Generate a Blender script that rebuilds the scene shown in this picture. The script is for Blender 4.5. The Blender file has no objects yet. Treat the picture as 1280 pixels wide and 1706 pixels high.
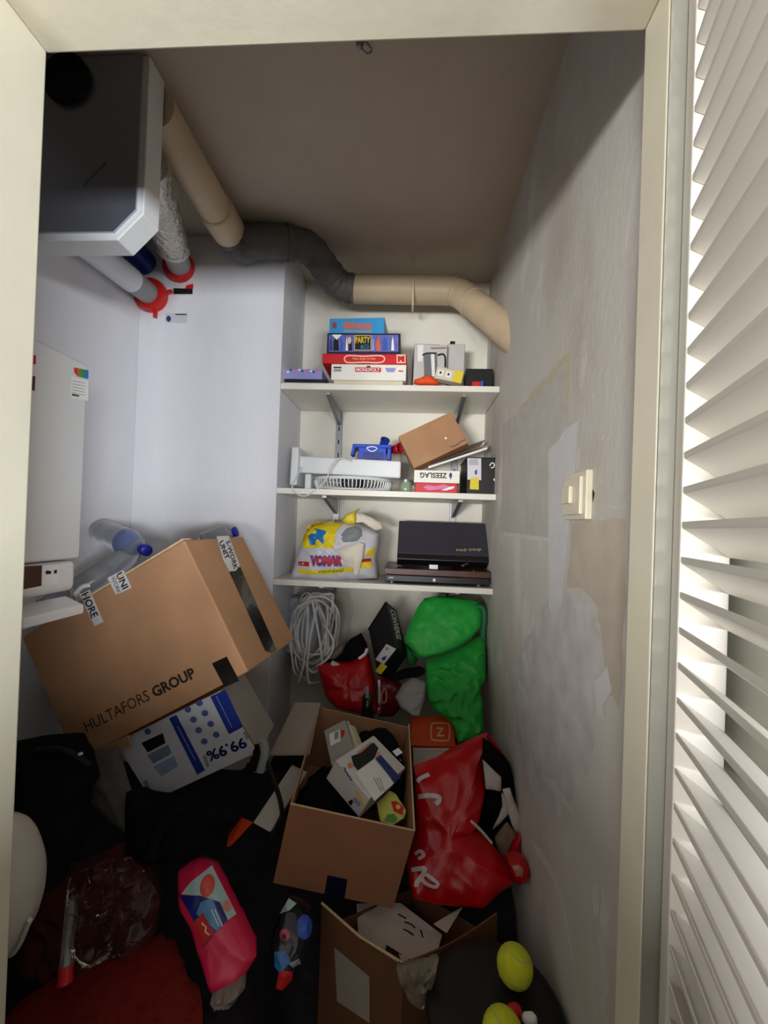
import bpy, bmesh, math, random
from mathutils import Vector, Matrix, noise
from mathutils.bvhtree import BVHTree
random.seed(7)
R = math.radians
sc = bpy.context.scene
COL = sc.collection

# ------------------------------------------------------------------ camera
H = 1.42                                   # eye height
FPX, PPX, PPY = 690.0, 640.0, 870.0        # focal length and principal point in pixels of the 1280 x 1706 frame
YAW, PITCH, ROLL = R(3.6), R(.45), R(2.05)
_f = Vector((-math.sin(YAW)*math.cos(PITCH), math.cos(YAW)*math.cos(PITCH), math.sin(PITCH)))
_r0 = Vector((math.cos(YAW), math.sin(YAW), 0)); _u0 = _r0.cross(_f)
_r = math.cos(ROLL)*_r0 + math.sin(ROLL)*_u0
_u = -math.sin(ROLL)*_r0 + math.cos(ROLL)*_u0
EYE = Vector((0, 0, H))
cd = bpy.data.cameras.new('camera'); cam = bpy.data.objects.new('camera', cd); COL.objects.link(cam)
cd.sensor_fit = 'HORIZONTAL'; cd.sensor_width = 36; cd.lens = FPX/1280*36
cd.shift_y = (PPY-853)/1280; cd.clip_start = .01
M3 = Matrix((_r, _u, -_f)).transposed()
cam.matrix_world = Matrix.Translation(EYE) @ M3.to_4x4()
sc.camera = cam

def ray(px, py): return _f + _r*((px-PPX)/FPX) - _u*((py-PPY)/FPX)
def at(px, py, Y=None, X=None, Z=None):
    d = ray(px, py)
    for v, i in ((X, 0), (Y, 1), (Z, 2)):
        if v is not None: return EYE + d*((v-EYE[i])/d[i])

# ------------------------------------------------------------------ world, light, exposure
w = bpy.data.worlds.new('world'); sc.world = w; w.use_nodes = True
w.node_tree.nodes['Background'].inputs[0].default_value = (.75, .87, 1, 1)
w.node_tree.nodes['Background'].inputs[1].default_value = .6
# daylight through unseen stairwell windows; left one added to brighten the right wall
WINS = ((-1.9, -.8), (-.4, .5), (1.05, 3.2)); WPOW = (98, 36, 92); WTINT = ((.98, .98, .97), (.97, .98, 1), (.88, .93, 1)); WZ0, WZ1, WY = .85, 1.36, -3.0
for (wx0, wx1), pw, tint in zip(WINS, WPOW, WTINT):
    ld = bpy.data.lights.new('window_daylight', 'AREA'); ld.shape = 'RECTANGLE'
    ld.size = wx1-wx0-.06; ld.size_y = WZ1-WZ0-.06; ld.energy = pw*(wx1-wx0); ld.color = tint
    lo = bpy.data.objects.new('window_daylight', ld); COL.objects.link(lo)
    lo.location = ((wx0+wx1)/2, WY+.02, (WZ0+WZ1)/2); lo.rotation_euler = (R(90), 0, 0)
sc.view_settings.view_transform = 'Standard'; sc.view_settings.look = 'None'
sc.view_settings.gamma = 1; sc.view_settings.use_curve_mapping = False
sc.view_settings.exposure = .55

# ------------------------------------------------------------------ materials
def lin(c):
    return tuple(((v/255)/12.92 if v <= 10 else (((v/255)+.055)/1.055)**2.4) for v in c) + (1,)
MATS = {}
def M(name, rgb, rough=.6, var=.12, scale=14, bump=.0, metal=0, trans=0, coat=0, ior=1.45, alpha=1, bscale=None, spec=.5):
    if name in MATS: return MATS[name]
    m = bpy.data.materials.new(name); m.use_nodes = True; nt = m.node_tree; b = nt.nodes['Principled BSDF']
    b.inputs['Roughness'].default_value = rough; b.inputs['Metallic'].default_value = metal
    b.inputs['Transmission Weight'].default_value = trans; b.inputs['Coat Weight'].default_value = coat
    b.inputs['IOR'].default_value = ior; b.inputs['Alpha'].default_value = alpha
    b.inputs['Specular IOR Level'].default_value = spec
    c = lin(rgb); b.inputs['Base Color'].default_value = c
    if var or bump:
        tc = nt.nodes.new('ShaderNodeNewGeometry'); n = nt.nodes.new('ShaderNodeTexNoise')
        n.inputs['Scale'].default_value = scale; n.inputs['Detail'].default_value = 6
        nt.links.new(tc.outputs['Position'], n.inputs['Vector'])
        if var:
            cr = nt.nodes.new('ShaderNodeValToRGB')
            cr.color_ramp.elements[0].position = .3; cr.color_ramp.elements[1].position = .7
            cr.color_ramp.elements[0].color = tuple(v*(1-var) for v in c[:3])+(1,)
            cr.color_ramp.elements[1].color = tuple(min(1, v*(1+var*.6)) for v in c[:3])+(1,)
            nt.links.new(n.outputs['Fac'], cr.inputs['Fac']); nt.links.new(cr.outputs['Color'], b.inputs['Base Color'])
        if bump:
            n2 = n
            if bscale:
                n2 = nt.nodes.new('ShaderNodeTexNoise'); n2.inputs['Scale'].default_value = bscale; n2.inputs['Detail'].default_value = 4
                nt.links.new(tc.outputs['Position'], n2.inputs['Vector'])
            bp = nt.nodes.new('ShaderNodeBump'); bp.inputs['Strength'].default_value = bump; bp.inputs['Distance'].default_value = .01
            nt.links.new(n2.outputs['Fac'], bp.inputs['Height']); nt.links.new(bp.outputs['Normal'], b.inputs['Normal'])
    MATS[name] = m; return m

def plaster(name, base, stain, scuff, s1=2.2, s2=9, amount=.5):
    """old wall paint: base colour, brownish stains and lighter filler smears"""
    m = bpy.data.materials.new(name); m.use_nodes = True; nt = m.node_tree; b = nt.nodes['Principled BSDF']
    b.inputs['Roughness'].default_value = .85; b.inputs['Specular IOR Level'].default_value = .2
    g = nt.nodes.new('ShaderNodeNewGeometry')
    mp = nt.nodes.new('ShaderNodeMapping'); mp.inputs['Scale'].default_value = (1, 1, .55)
    nt.links.new(g.outputs['Position'], mp.inputs['Vector'])
    def nz(s, d, a, bb):
        n = nt.nodes.new('ShaderNodeTexNoise'); n.inputs['Scale'].default_value = s; n.inputs['Detail'].default_value = d; n.inputs['Roughness'].default_value = .6
        nt.links.new(mp.outputs['Vector'], n.inputs['Vector'])
        r = nt.nodes.new('ShaderNodeMapRange'); r.inputs['From Min'].default_value = a; r.inputs['From Max'].default_value = bb
        nt.links.new(n.outputs['Fac'], r.inputs['Value']); return n, r
    _, a = nz(s1, 7, .5, .72); _, c = nz(s2, 9, .56, .66); nf, _ = nz(70, 5, 0, 1)
    def mixc(fac, A, B, k):
        mx = nt.nodes.new('ShaderNodeMix'); mx.data_type = 'RGBA'
        mu = nt.nodes.new('ShaderNodeMath'); mu.operation = 'MULTIPLY'; mu.inputs[1].default_value = k
        nt.links.new(fac, mu.inputs[0]); nt.links.new(mu.outputs[0], mx.inputs['Factor'])
        if isinstance(A, tuple): mx.inputs['A'].default_value = A
        else: nt.links.new(A, mx.inputs['A'])
        mx.inputs['B'].default_value = B; return mx.outputs['Result']
    o = mixc(a.outputs['Result'], lin(base), lin(stain), amount); o = mixc(c.outputs['Result'], o, lin(scuff), amount)
    nt.links.new(o, b.inputs['Base Color'])
    bp = nt.nodes.new('ShaderNodeBump'); bp.inputs['Strength'].default_value = .25; bp.inputs['Distance'].default_value = .004
    nt.links.new(nf.outputs['Fac'], bp.inputs['Height']); nt.links.new(bp.outputs['Normal'], b.inputs['Normal'])
    return m

# ------------------------------------------------------------------ geometry helpers
SURF = {}                                   # object name -> (world verts, faces) for laying prints on surfaces
def root_loc(o):
    p = o; v = Vector(o.location)
    while p.parent: p = p.parent; v += Vector(p.location)
    return v
def tag(o, label=None, cat=None, group=None, kind=None):
    if label: o['label'] = label
    if cat: o['category'] = cat
    if group: o['group'] = group
    if kind: o['kind'] = kind
    return o
def thing(name, label, cat, loc, group=None):
    o = bpy.data.objects.new(name, None); COL.objects.link(o); o.location = loc; o.empty_display_size = .05
    return tag(o, label, cat, group)
def mk(name, vf, mat, parent=None, smooth=False, label=None, cat=None, group=None, kind=None):
    v, f = vf; v = [Vector(p) for p in v]
    if parent is None:
        mn = [min(p[i] for p in v) for i in range(3)]; mx = [max(p[i] for p in v) for i in range(3)]
        L = Vector(((mn[0]+mx[0])/2, (mn[1]+mx[1])/2, mn[2])); rel = L
    else: L = Vector((0, 0, 0)); rel = root_loc(parent)
    me = bpy.data.meshes.new(name); me.from_pydata([p-rel for p in v], [], f)
    bm = bmesh.new(); bm.from_mesh(me); bmesh.ops.recalc_face_normals(bm, faces=bm.faces); bm.to_mesh(me); bm.free()
    me.materials.append(mat)
    if smooth:
        for p in me.polygons: p.use_smooth = True
        if hasattr(me, 'set_sharp_from_angle'): me.set_sharp_from_angle(angle=R(50))
    o = bpy.data.objects.new(name, me); COL.objects.link(o); o.location = L
    if parent is not None: o.parent = parent
    SURF[o.name] = (v, f)
    return tag(o, label, cat, group, kind)
def box(O, U, V, W):
    O, U, V, W = map(Vector, (O, U, V, W))
    v = [O, O+U, O+U+V, O+V, O+W, O+U+W, O+U+V+W, O+V+W]
    return v, [(0,1,2,3), (5,4,7,6), (4,0,3,7), (1,5,6,2), (3,2,6,7), (4,5,1,0)]
def abox(x0, x1, y0, y1, z0, z1): return box((x0,y0,z0), (x1-x0,0,0), (0,0,z1-z0), (0,y1-y0,0))
def bev(vf, wd=.003, seg=2):
    v, f = vf; bm = bmesh.new(); vs = [bm.verts.new(p) for p in v]
    for q in f: bm.faces.new([vs[i] for i in q])
    bmesh.ops.recalc_face_normals(bm, faces=bm.faces)
    bmesh.ops.bevel(bm, geom=list(bm.edges), offset=wd, segments=seg, affect='EDGES', profile=.5)
    bm.verts.index_update(); r = ([p.co.copy() for p in bm.verts], [[p.index for p in q.verts] for q in bm.faces]); bm.free(); return r
def join(*vfs):
    V_, F_ = [], []
    for v, f in vfs:
        k = len(V_); V_ += list(v); F_ += [tuple(i+k for i in q) for q in f]
    return V_, F_
def fitbox(c, rot, d):
    """oriented box: centre, rotation rows, dims -> O,U,V,W (front face O,U,V; W goes back)"""
    A = Matrix(rot); ux, uy, uz = A.col[0]*d[0], A.col[1]*d[1], A.col[2]*d[2]
    return Vector(c)-ux/2-uy/2-uz/2, ux, uz, uy
def pbox(A, B, D, t):
    """box from the front face's bottom-left, bottom-right and top-left points and a thickness going back"""
    A, B, D = map(Vector, (A, B, D)); U = B-A; V = D-A; V = V-U*(V.dot(U)/U.dot(U)); W = -(U.cross(V)).normalized()*t
    return A, U, V, W
def spline(P, n=6, closed=False):
    P = [Vector(p) for p in P]; out = []; m = len(P)
    rng = range(m if closed else m-1)
    for i in rng:
        g = (lambda k: P[k % m]) if closed else (lambda k: P[max(0, min(m-1, k))])
        a, b, c, d = g(i-1), g(i), g(i+1), g(i+2)
        for k in range(n):
            t = k/n; out.append(.5*((2*b)+(c-a)*t+(2*a-5*b+4*c-d)*t*t+(3*b-a-3*c+d)*t**3))
    if not closed: out.append(P[-1])
    return out
def tube(P, r, n=10, closed=False, caps=True):
    P = [Vector(p) for p in P]; m = len(P); rr = r if isinstance(r, (list, tuple)) else [r]*m
    V_, F_ = [], []; up = None
    for i in range(m):
        a = P[(i-1) % m] if closed else P[max(0, i-1)]; b = P[(i+1) % m] if closed else P[min(m-1, i+1)]
        t = (b-a).normalized()
        if up is None: up = t.orthogonal().normalized()
        up = (up-t*up.dot(t)); up = up.normalized() if up.length > 1e-6 else t.orthogonal().normalized()
        s = t.cross(up)
        for k in range(n):
            g = 2*math.pi*k/n; V_.append(P[i]+(up*math.cos(g)+s*math.sin(g))*rr[i])
    for i in range(m if closed else m-1):
        j = (i+1) % m
        for k in range(n): F_.append((i*n+k, i*n+(k+1) % n, j*n+(k+1) % n, j*n+k))
    if caps and not closed: F_ += [tuple(range(n))[::-1], tuple((m-1)*n+k for k in range(n))]
    return V_, F_
def lathe(O, D, prof, n=24):
    """prof: list of (distance along D, radius)"""
    D = Vector(D).normalized(); return tube([Vector(O)+D*a for a, _ in prof], [max(b, .0004) for _, b in prof], n) if False else _lathe(Vector(O), D, prof, n)
def _lathe(O, D, prof, n):
    up = D.orthogonal().normalized(); s = D.cross(up); V_, F_ = [], []
    for a, r_ in prof:
        for k in range(n):
            g = 2*math.pi*k/n; V_.append(O+D*a+(up*math.cos(g)+s*math.sin(g))*max(r_, .0003))
    for i in range(len(prof)-1):
        for k in range(n): F_.append((i*n+k, i*n+(k+1) % n, (i+1)*n+(k+1) % n, (i+1)*n+k))
    F_ += [tuple(range(n))[::-1], tuple((len(prof)-1)*n+k for k in range(n))]
    return V_, F_
def resample(P, n):
    P = [Vector((p[0], p[1])) for p in P]; L = []; m = len(P)
    for i in range(m): L.append((P[(i+1) % m]-P[i]).length)
    T = sum(L); out = []; i = 0; acc = 0
    for k in range(n):
        s = T*k/n
        while acc+L[i] < s: acc += L[i]; i += 1
        out.append(P[i].lerp(P[(i+1) % m], (s-acc)/max(L[i], 1e-6)))
    return out
def pillow(outline, Y, tf=.05, tb=.05, amp=.006, sc_=14, rings=12, n=80, c=None, e=2.4, seed=0, sharp=0):
    """a crumpled soft body whose outline in the vertical plane Y (top,bottom) is traced, with real bulge in front and behind"""
    O_ = resample(outline, n); y0 = min(p.y for p in O_); y1 = max(p.y for p in O_)
    c = Vector(c) if c else sum(O_, Vector((0, 0)))/n
    def yy(p): return Y if not isinstance(Y, tuple) else Y[0]+(Y[1]-Y[0])*(p.y-y0)/max(1, y1-y0)
    V_, F_ = [], []
    def add(p, s, side):
        b = at(p.x, p.y, Y=yy(p)); th = tf if side < 0 else tb
        q = b*sc_+Vector((seed*7.3, seed*3.1, side*5)); nv = noise.noise(q)+.5*noise.noise(q*2.3)
        if sharp: nv = nv*(1-sharp)+sharp*(1-2*abs(noise.noise(q*1.4)))*1.2
        env = max(0, 1-s**e)
        off = th*math.sqrt(env)+amp*nv*min(1, env*3)
        V_.append(b+Vector((amp*.5*noise.noise(q+Vector((9, 0, 0)))*(s < .97), side*max(off, 0 if s > .99 else .002), amp*.4*noise.noise(q+Vector((0, 9, 0)))*(s < .97))))
    add(c, 0, -1); add(c, 0, 1)
    idx = {}
    for k in range(1, rings+1):
        s = k/rings
        for i, p in enumerate(O_):
            q = c.lerp(p, s); idx[k, i, -1] = len(V_); add(q, s, -1)
            if k < rings: idx[k, i, 1] = len(V_); add(q, s, 1)
            else: idx[k, i, 1] = idx[k, i, -1]
    for side in (-1, 1):
        ctr = 0 if side < 0 else 1
        for i in range(n):
            j = (i+1) % n; F_.append((ctr, idx[1, i, side], idx[1, j, side]))
            for k in range(1, rings): F_.append((idx[k, i, side], idx[k+1, i, side], idx[k+1, j, side], idx[k, j, side]))
    return V_, F_
# prints: flat marks given in picture coordinates, cast onto the surface they are printed on
_B = {}
def bvh(o):
    k = o.name
    if k not in _B: _B[k] = BVHTree.FromPolygons(SURF[k][0], SURF[k][1])
    return _B[k]
def cast(o, px, py, lift, ref=None):
    d = ray(px, py).normalized(); t = bvh(o); h = t.ray_cast(EYE, d)
    if h[0] is not None: return h[0]-d*lift
    if ref is None:
        q = t.find_nearest(EYE+d); return EYE+d*(q[0]-EYE).dot(d)-d*lift
    k = (ref[0]-EYE).dot(ref[1])/d.dot(ref[1]); return EYE+d*k-d*lift
def lay(name, o, V2, F2, mat, parent=None, lift=.0012, maxpx=None, label=None):
    bm = bmesh.new(); vs = [bm.verts.new((p[0], p[1], 0)) for p in V2]
    for q in F2:
        try: bm.faces.new([vs[i] for i in q])
        except ValueError: pass
    if maxpx:
        bmesh.ops.triangulate(bm, faces=bm.faces)
        for _ in range(7):
            E_ = [e for e in bm.edges if e.calc_length() > maxpx]
            if not E_: break
            bmesh.ops.subdivide_edges(bm, edges=E_, cuts=1); bmesh.ops.triangulate(bm, faces=bm.faces)
    bm.verts.index_update(); P = [(v.co.x, v.co.y) for v in bm.verts]; F_ = [[v.index for v in q.verts] for q in bm.faces]; bm.free()
    if not maxpx:                              # flat print: everything on the plane of the face it is centred on
        cx = sum(p[0] for p in P)/len(P); cy = sum(p[1] for p in P)/len(P); h = bvh(o).ray_cast(EYE, ray(cx, cy).normalized())
        if h[0] is not None:
            W = []
            for p in P:
                d = ray(*p).normalized(); W.append(EYE+d*((h[0]-EYE).dot(h[1])/d.dot(h[1])-lift))
            return mk(name, (W, F_), mat, parent or o, label=label)
    hits = [h for h in (bvh(o).ray_cast(EYE, ray(*p).normalized()) for p in P) if h[0] is not None]
    ref = (hits[len(hits)//2][0], hits[len(hits)//2][1]) if hits else None
    W = [cast(o, x, y, lift, ref) for x, y in P]
    return mk(name, (W, F_), mat, parent or o, label=label)
def poly(name, o, P, mat, **k): return lay(name, o, P, [tuple(range(len(P)))], mat, **k)
def ellipse(name, o, c, rx, ry, mat, rot=0, n=20, **k):
    a = R(rot); P = []
    for i in range(n):
        t = 2*math.pi*i/n; x, y = rx*math.cos(t), ry*math.sin(t); P.append((c[0]+x*math.cos(a)-y*math.sin(a), c[1]+x*math.sin(a)+y*math.cos(a)))
    return poly(name, o, P, mat, **k)
def strip2(P, wd):
    P = [Vector((p[0], p[1])) for p in P]; L, Q = [], []
    for i in range(len(P)):
        t = (P[min(i+1, len(P)-1)]-P[max(i-1, 0)]).normalized(); nrm = Vector((-t.y, t.x))
        ww = wd if not isinstance(wd, (list, tuple)) else wd[i]
        L.append(P[i]+nrm*ww/2); Q.append(P[i]-nrm*ww/2)
    m = len(P); return [tuple(p) for p in L+Q], [(i, i+1, m+i+1, m+i) for i in range(m-1)]
def stroke(name, o, P, wd, mat, sm=4, closed=False, **k):
    S = [(p.x, p.y) for p in spline([(p[0], p[1], 0) for p in P], sm, closed)]
    if closed: S.append(S[0])
    if isinstance(wd, (list, tuple)): wd = wd[0]
    V2, F2 = strip2(S, wd); return lay(name, o, V2, F2, mat, **k)
def text2(body, BL, BR, TL, bold=0):
    cu = bpy.data.curves.new('lettering', 'FONT'); cu.body = body; cu.size = 1; cu.offset = bold; cu.resolution_u = 2
    ob = bpy.data.objects.new('lettering_tmp', cu); COL.objects.link(ob)
    me = bpy.data.meshes.new_from_object(ob.evaluated_get(bpy.context.evaluated_depsgraph_get()))
    V2 = [(v.co.x, v.co.y) for v in me.vertices]; F2 = [tuple(p.vertices) for p in me.polygons]
    bpy.data.objects.remove(ob); bpy.data.meshes.remove(me); bpy.data.curves.remove(cu)
    x0 = min(v[0] for v in V2); x1 = max(v[0] for v in V2); y0 = min(v[1] for v in V2); y1 = max(v[1] for v in V2)
    BL, BR, TL = Vector(BL), Vector(BR), Vector(TL)
    return [tuple(BL+(BR-BL)*((x-x0)/(x1-x0))+(TL-BL)*((y-y0)/(y1-y0))) for x, y in V2], F2
def text(name, o, body, BL, BR, TL, mat, bold=0, **k):
    V2, F2 = text2(body, BL, BR, TL, bold); return lay(name, o, V2, F2, mat, **k)

# ------------------------------------------------------------------ setting
XW, XN, XL = .316, -.515, -1.09           # right wall, left cheek of the niche, left wall
YF, YB, YN, ZC = .55, 1.555, 1.86, 2.52    # rear of door frame, chimney breast, niche back, ceiling
JL, JR, ZH = -.537, .281, 2.071           # door opening
m_wall_r = plaster('old_patched_plaster', (206, 201, 193), (176, 160, 141), (224, 219, 216), 2.6, 7, .75)
m_wall = plaster('white_wall_paint', (226, 225, 228), (205, 202, 200), (233, 232, 233), 1.7, 5, .4)
m_niche = plaster('cream_niche_paint', (232, 227, 214), (205, 198, 186), (236, 232, 222), 2, 6, .4)
m_ceil = plaster('dull_ceiling_paint', (200, 188, 172), (184, 168, 150), (206, 196, 182), 2, 5, .5)
m_hall = M('hall_paint', (150, 146, 140), .85, .05, 3)
m_frame = M('cream_gloss_paint', (226, 219, 196), .42, .06, 5, .05, bscale=40)
m_door = M('louvre_paint', (228, 222, 211), .45, .05, 6)
m_floor = M('worn_floor', (70, 58, 48), .7, .25, 8)
m_shelf = M('white_shelf_laminate', (232, 228, 216), .4, .04, 9)
m_metal = M('zinc_bracket', (150, 152, 155), .4, .1, 30, metal=.8)

def struct(name, vf, mat, **k): return mk(name, vf, mat, kind='structure', **k)
struct('floor', abox(-2.2, 3.4, -1.3, 2.0, -.12, 0), m_floor)
struct('ceiling', abox(-1.3, .5, .49, 2.0, ZC, ZC+.1), m_ceil)
struct('ceiling_landing', join(abox(-2.2, 3.4, -3.2, .49, ZC, ZC+.1)), m_hall)
wall_right = struct('wall_right', abox(XW, XW+.1, .555, 2.0, 0, ZC), m_wall_r)
struct('wall_left', abox(XL-.1, XL, .555, 1.9, 0, ZC), m_wall)
wall_back = struct('wall_back', bev(abox(XL, XN, YB, 2.0, 0, ZC), .002, 1), m_wall)
wall_niche = struct('wall_niche', abox(XN, XW, YN, 2.0, 0, ZC), m_niche)
# partition with the doorway, landing, stairwell and its window
struct('wall_front', join(abox(-2.2, JL-.07, .43, .555, 0, ZC), abox(JR+.08, 3.4, .43, .555, 0, ZC), abox(JL-.07, JR+.08, .43, .555, ZH+.09, ZC)), m_hall)
struct('wall_landing_left', abox(-2.3, -2.2, -3.2, 2.0, -1.4, ZC), m_hall)
struct('wall_landing_right', abox(3.4, 3.5, -3.2, 2.0, -1.4, ZC), m_hall)
struct('wall_landing_rear', join(abox(-2.2, WINS[0][0], -3.2, WY, -1.4, ZC), abox(WINS[0][1], WINS[1][0], -3.2, WY, WZ0, WZ1), abox(WINS[1][1], WINS[2][0], -3.2, WY, WZ0, WZ1), abox(WINS[2][1], 3.4, -3.2, WY, -1.4, ZC), abox(WINS[0][0], WINS[2][1], -3.2, WY, -1.4, WZ0), abox(WINS[0][0], WINS[2][1], -3.2, WY, WZ1, ZC)), m_hall)
struct('wall_added_light_block', abox(-2.2, 3.4, -1.3, -1.2, -1.4, 1.13), m_hall)  # unseen half wall added to keep window light off the heap
struct('floor_stairwell', abox(-2.2, 3.4, -3.2, -1.2, -1.5, -1.4), m_floor)
for k, (x0, x1) in enumerate(WINS):  # frames round the openings, the added left one included
    struct('window_%d' % (k+1), join(abox(x0, x0+.05, -3.1, -3.04, WZ0, WZ1), abox(x1-.05, x1, -3.1, -3.04, WZ0, WZ1), abox(x0+.05, x1-.05, -3.1, -3.04, WZ0, WZ0+.05), abox(x0+.05, x1-.05, -3.1, -3.04, WZ1-.05, WZ1)), m_frame)
# door frame: posts and head, with a rebate on the hinge side
fr = thing('door_1', None, None, ((JL+JR)/2, .5, 0)); fr['kind'] = 'structure'
mk('frame_post', bev(abox(JL-.07, JL, .40, YF, 0, ZH+.09), .003), m_frame, fr)
mk('frame_head', bev(abox(JL, JR, .40, YF, ZH, ZH+.09), .003), m_frame, fr)
mk('frame_post', bev(abox(JR, JR+.08, .497, YF, 0, ZH+.09), .002), m_frame, fr)
mk('painted_shade_strip', abox(JR+.001, JR+.056, .4945, .4972, 0, ZH), M('painted_shade_strip', (160, 158, 147), .7, .05), fr)  # grey strip added over the lit rebate face; its colour paints the shade
mk('rebate_strip', abox(JR+.068, JR+.08, .40, .497, 0, ZH+.09), M('frame_rebate_grey', (176, 176, 166), .5, .05), fr)

# ------------------------------------------------------------------ louvre door, standing open towards the camera
dd = Vector((-.269, -.963, 0)).normalized(); dn = Vector((.963, -.269, 0)).normalized()     # along the door, into its thickness
P0 = Vector((.2985, .491, 0)); DW, DT, DZ0, DZ1 = .40, .045, .02, 2.05
ST = .026
door = thing('louvre_door', 'cream louvred wooden door standing open along the right edge', 'door', P0+dd*.2)
def dbox(s0, s1, t0, t1, z0, z1): return box(P0+dd*s0+dn*t0+Vector((0, 0, z0)), dd*(s1-s0), Vector((0, 0, z1-z0)), dn*(t1-t0))
mk('stile', bev(dbox(0, ST, 0, DT, DZ0, DZ1), .002), m_door, door)
mk('stile', bev(dbox(DW-.045, DW, 0, DT, DZ0, DZ1), .002), m_door, door)
mk('rail', bev(dbox(ST, DW-.045, 0, DT, DZ0, DZ0+.09), .002), m_door, door)
mk('rail', bev(dbox(ST, DW-.045, 0, DT, DZ1-.03, DZ1), .002), m_door, door)
def door_hit(px, py):
    d = ray(px, py); k = (P0-EYE).dot(dn)/d.dot(dn); return EYE+d*k
zA, zB = door_hit(1143, 60).z, door_hit(1118, 1650).z; pitch = (zA-zB)/28
z = zA
while z+pitch < DZ1-.03: z += pitch
first = None
while z-.04 > DZ0+.09:
    a = P0+dd*ST+dn*.001+Vector((0, 0, z)); U = dd*(DW-.045-ST); S = dn*.043+Vector((0, 0, -.030)); Tn = Vector((0, 0, -.008))
    if first is None:
        first = mk('slat', bev(box(a, U, Tn, S), .0012, 1), m_door, door); z_first = z
    else:
        c_ = first.copy(); COL.objects.link(c_); c_.parent = door; c_.location = Vector((0, 0, z-z_first))
    z -= pitch

# ------------------------------------------------------------------ shelves on rails
ZS = (1.950, 1.550, 1.201)
BX = (-.335, .188)
for bxp, lab in ((BX[0], 'slotted metal shelf rail behind the fan, left one'), (BX[1], 'slotted metal shelf rail on the niche wall, right one')):
    r_ = thing('shelf_rail', lab, 'rail', (bxp, YN-.01, .92), 'shelf rails in the niche')
    mk('rail_strip', bev(abox(bxp-.014, bxp+.014, YN-.009, YN-.0005, .92, 1.93), .001, 1), m_metal, r_)
    mk('slot_row', join(*[abox(bxp-.003, bxp+.003, YN-.0098, YN-.0088, 1.0+.06*i, 1.02+.06*i) for i in range(15)]), M('slot_dark', (40, 40, 42), .8, 0), r_, kind='stuff')
names = ('top', 'middle', 'lowest')
for i, zz in enumerate(ZS):
    s = thing('wall_shelf', ('top white wall shelf carrying the board games', 'middle white wall shelf carrying the lying fan', 'lowest white wall shelf carrying the record player')[i], 'shelf', (-.1, 1.7, zz-.022), 'white shelves in the niche')
    mk('board', bev(abox(XN+.002, XW-.002, 1.551, YN-.012, zz-.022, zz), .0015, 1), m_shelf, s)
    for bxp in BX:
        v = []
        for xx in (bxp-.008, bxp+.008):
            v += [(xx, YN-.011, zz-.023), (xx, 1.585, zz-.023), (xx, 1.585, zz-.031), (xx, YN-.05, zz-.078), (xx, YN-.011, zz-.085)]
        mk('bracket', (v, [(0,1,2,3,4), (9,8,7,6,5), (0,5,6,1), (1,6,7,2), (2,7,8,3), (3,8,9,4), (4,9,5,0)]), m_metal, s)

# ------------------------------------------------------------------ wall fittings: switch, filler patch, hook
sw = thing('light_switch', 'cream square light switch on the patched right wall', 'switch', at(968, 828, X=XW))
def wallbox(pxs, y0, y1, t0, t1):
    a = at(pxs[0], (y0+y1)/2, X=XW); b = at(pxs[1], (y0+y1)/2, X=XW)
    za = at((pxs[0]+pxs[1])/2, y0, X=XW).z; zb = at((pxs[0]+pxs[1])/2, y1, X=XW).z
    return abox(XW-t1, XW-t0, min(a.y, b.y), max(a.y, b.y), min(za, zb), max(za, zb))
m_sw = M('switch_plastic', (222, 214, 190), .35, .04)
mk('back_box', bev(wallbox((951, 988), 788, 866, 0, .012), .002), m_sw, sw)
mk('cover_plate', bev(wallbox((954, 984), 797, 858, .012, .019), .002), m_sw, sw)
mk('rocker', bev(wallbox((958, 972), 812, 840, .019, .026), .0015), m_sw, sw)
poly('wall_gap', wall_right, [(987, 812), (991, 822), (988, 838)], M('dark_gap', (20, 18, 16), .9, 0), lift=.001)
# filler smears and the chipped outline of a removed fitting
mp1 = M('white_filler', (214, 212, 212), .85, .05, 30); mp2 = M('old_paint_edge', (203, 190, 158), .8, .1, 40); mp3 = M('bare_grey_paint', (196, 191, 184), .85, .08, 20)
poly('bare_patch', wall_right, [(862, 690), (890, 648), (944, 590), (946, 640), (944, 702), (966, 705), (958, 740), (940, 900), (836, 890), (838, 705)], mp3, lift=.0012)
poly('chipped_edge', wall_right, [(860, 687), (888, 655), (912, 632), (940, 592), (949, 586), (948, 640), (944, 702), (941, 640), (944, 596), (916, 640), (888, 664)], mp2, lift=.002)
poly('filler_smear', wall_right, [(942, 715), (966, 700), (962, 725), (958, 790), (952, 800), (948, 880), (940, 960), (936, 1010), (915, 1015), (914, 900), (914, 750), (930, 735)], mp1, lift=.0024)
poly('filler_smear', wall_right, [(838, 886), (870, 890), (914, 896), (914, 902), (870, 897), (838, 892)], mp1, lift=.003)
poly('filler_smear', wall_right, [(884, 1400), (902, 1415), (922, 1450), (940, 1500), (952, 1570), (960, 1640), (954, 1600), (938, 1520), (920, 1460), (896, 1425)], mp1, lift=.0018)
poly('filler_smear', wall_right, [(986, 1475), (998, 1470), (1001, 1500), (996, 1530), (989, 1520)], mp1, lift=.0018)
poly('filler_smear', wall_right, [(868, 1090), (876, 1085), (882, 1130), (878, 1122)], mp1, lift=.0018)
def ragged(P, amp=4, seed=1):
    out = []; n = len(P)
    for i in range(n):
        a, b = Vector(P[i]), Vector(P[(i+1) % n])
        for k in range(5):
            p = a.lerp(b, k/5); out.append((p.x+amp*noise.noise(Vector((p.x*.11, p.y*.11, seed))), p.y+2*amp*noise.noise(Vector((p.y*.09, p.x*.09, seed+4)))))
    return out
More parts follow.
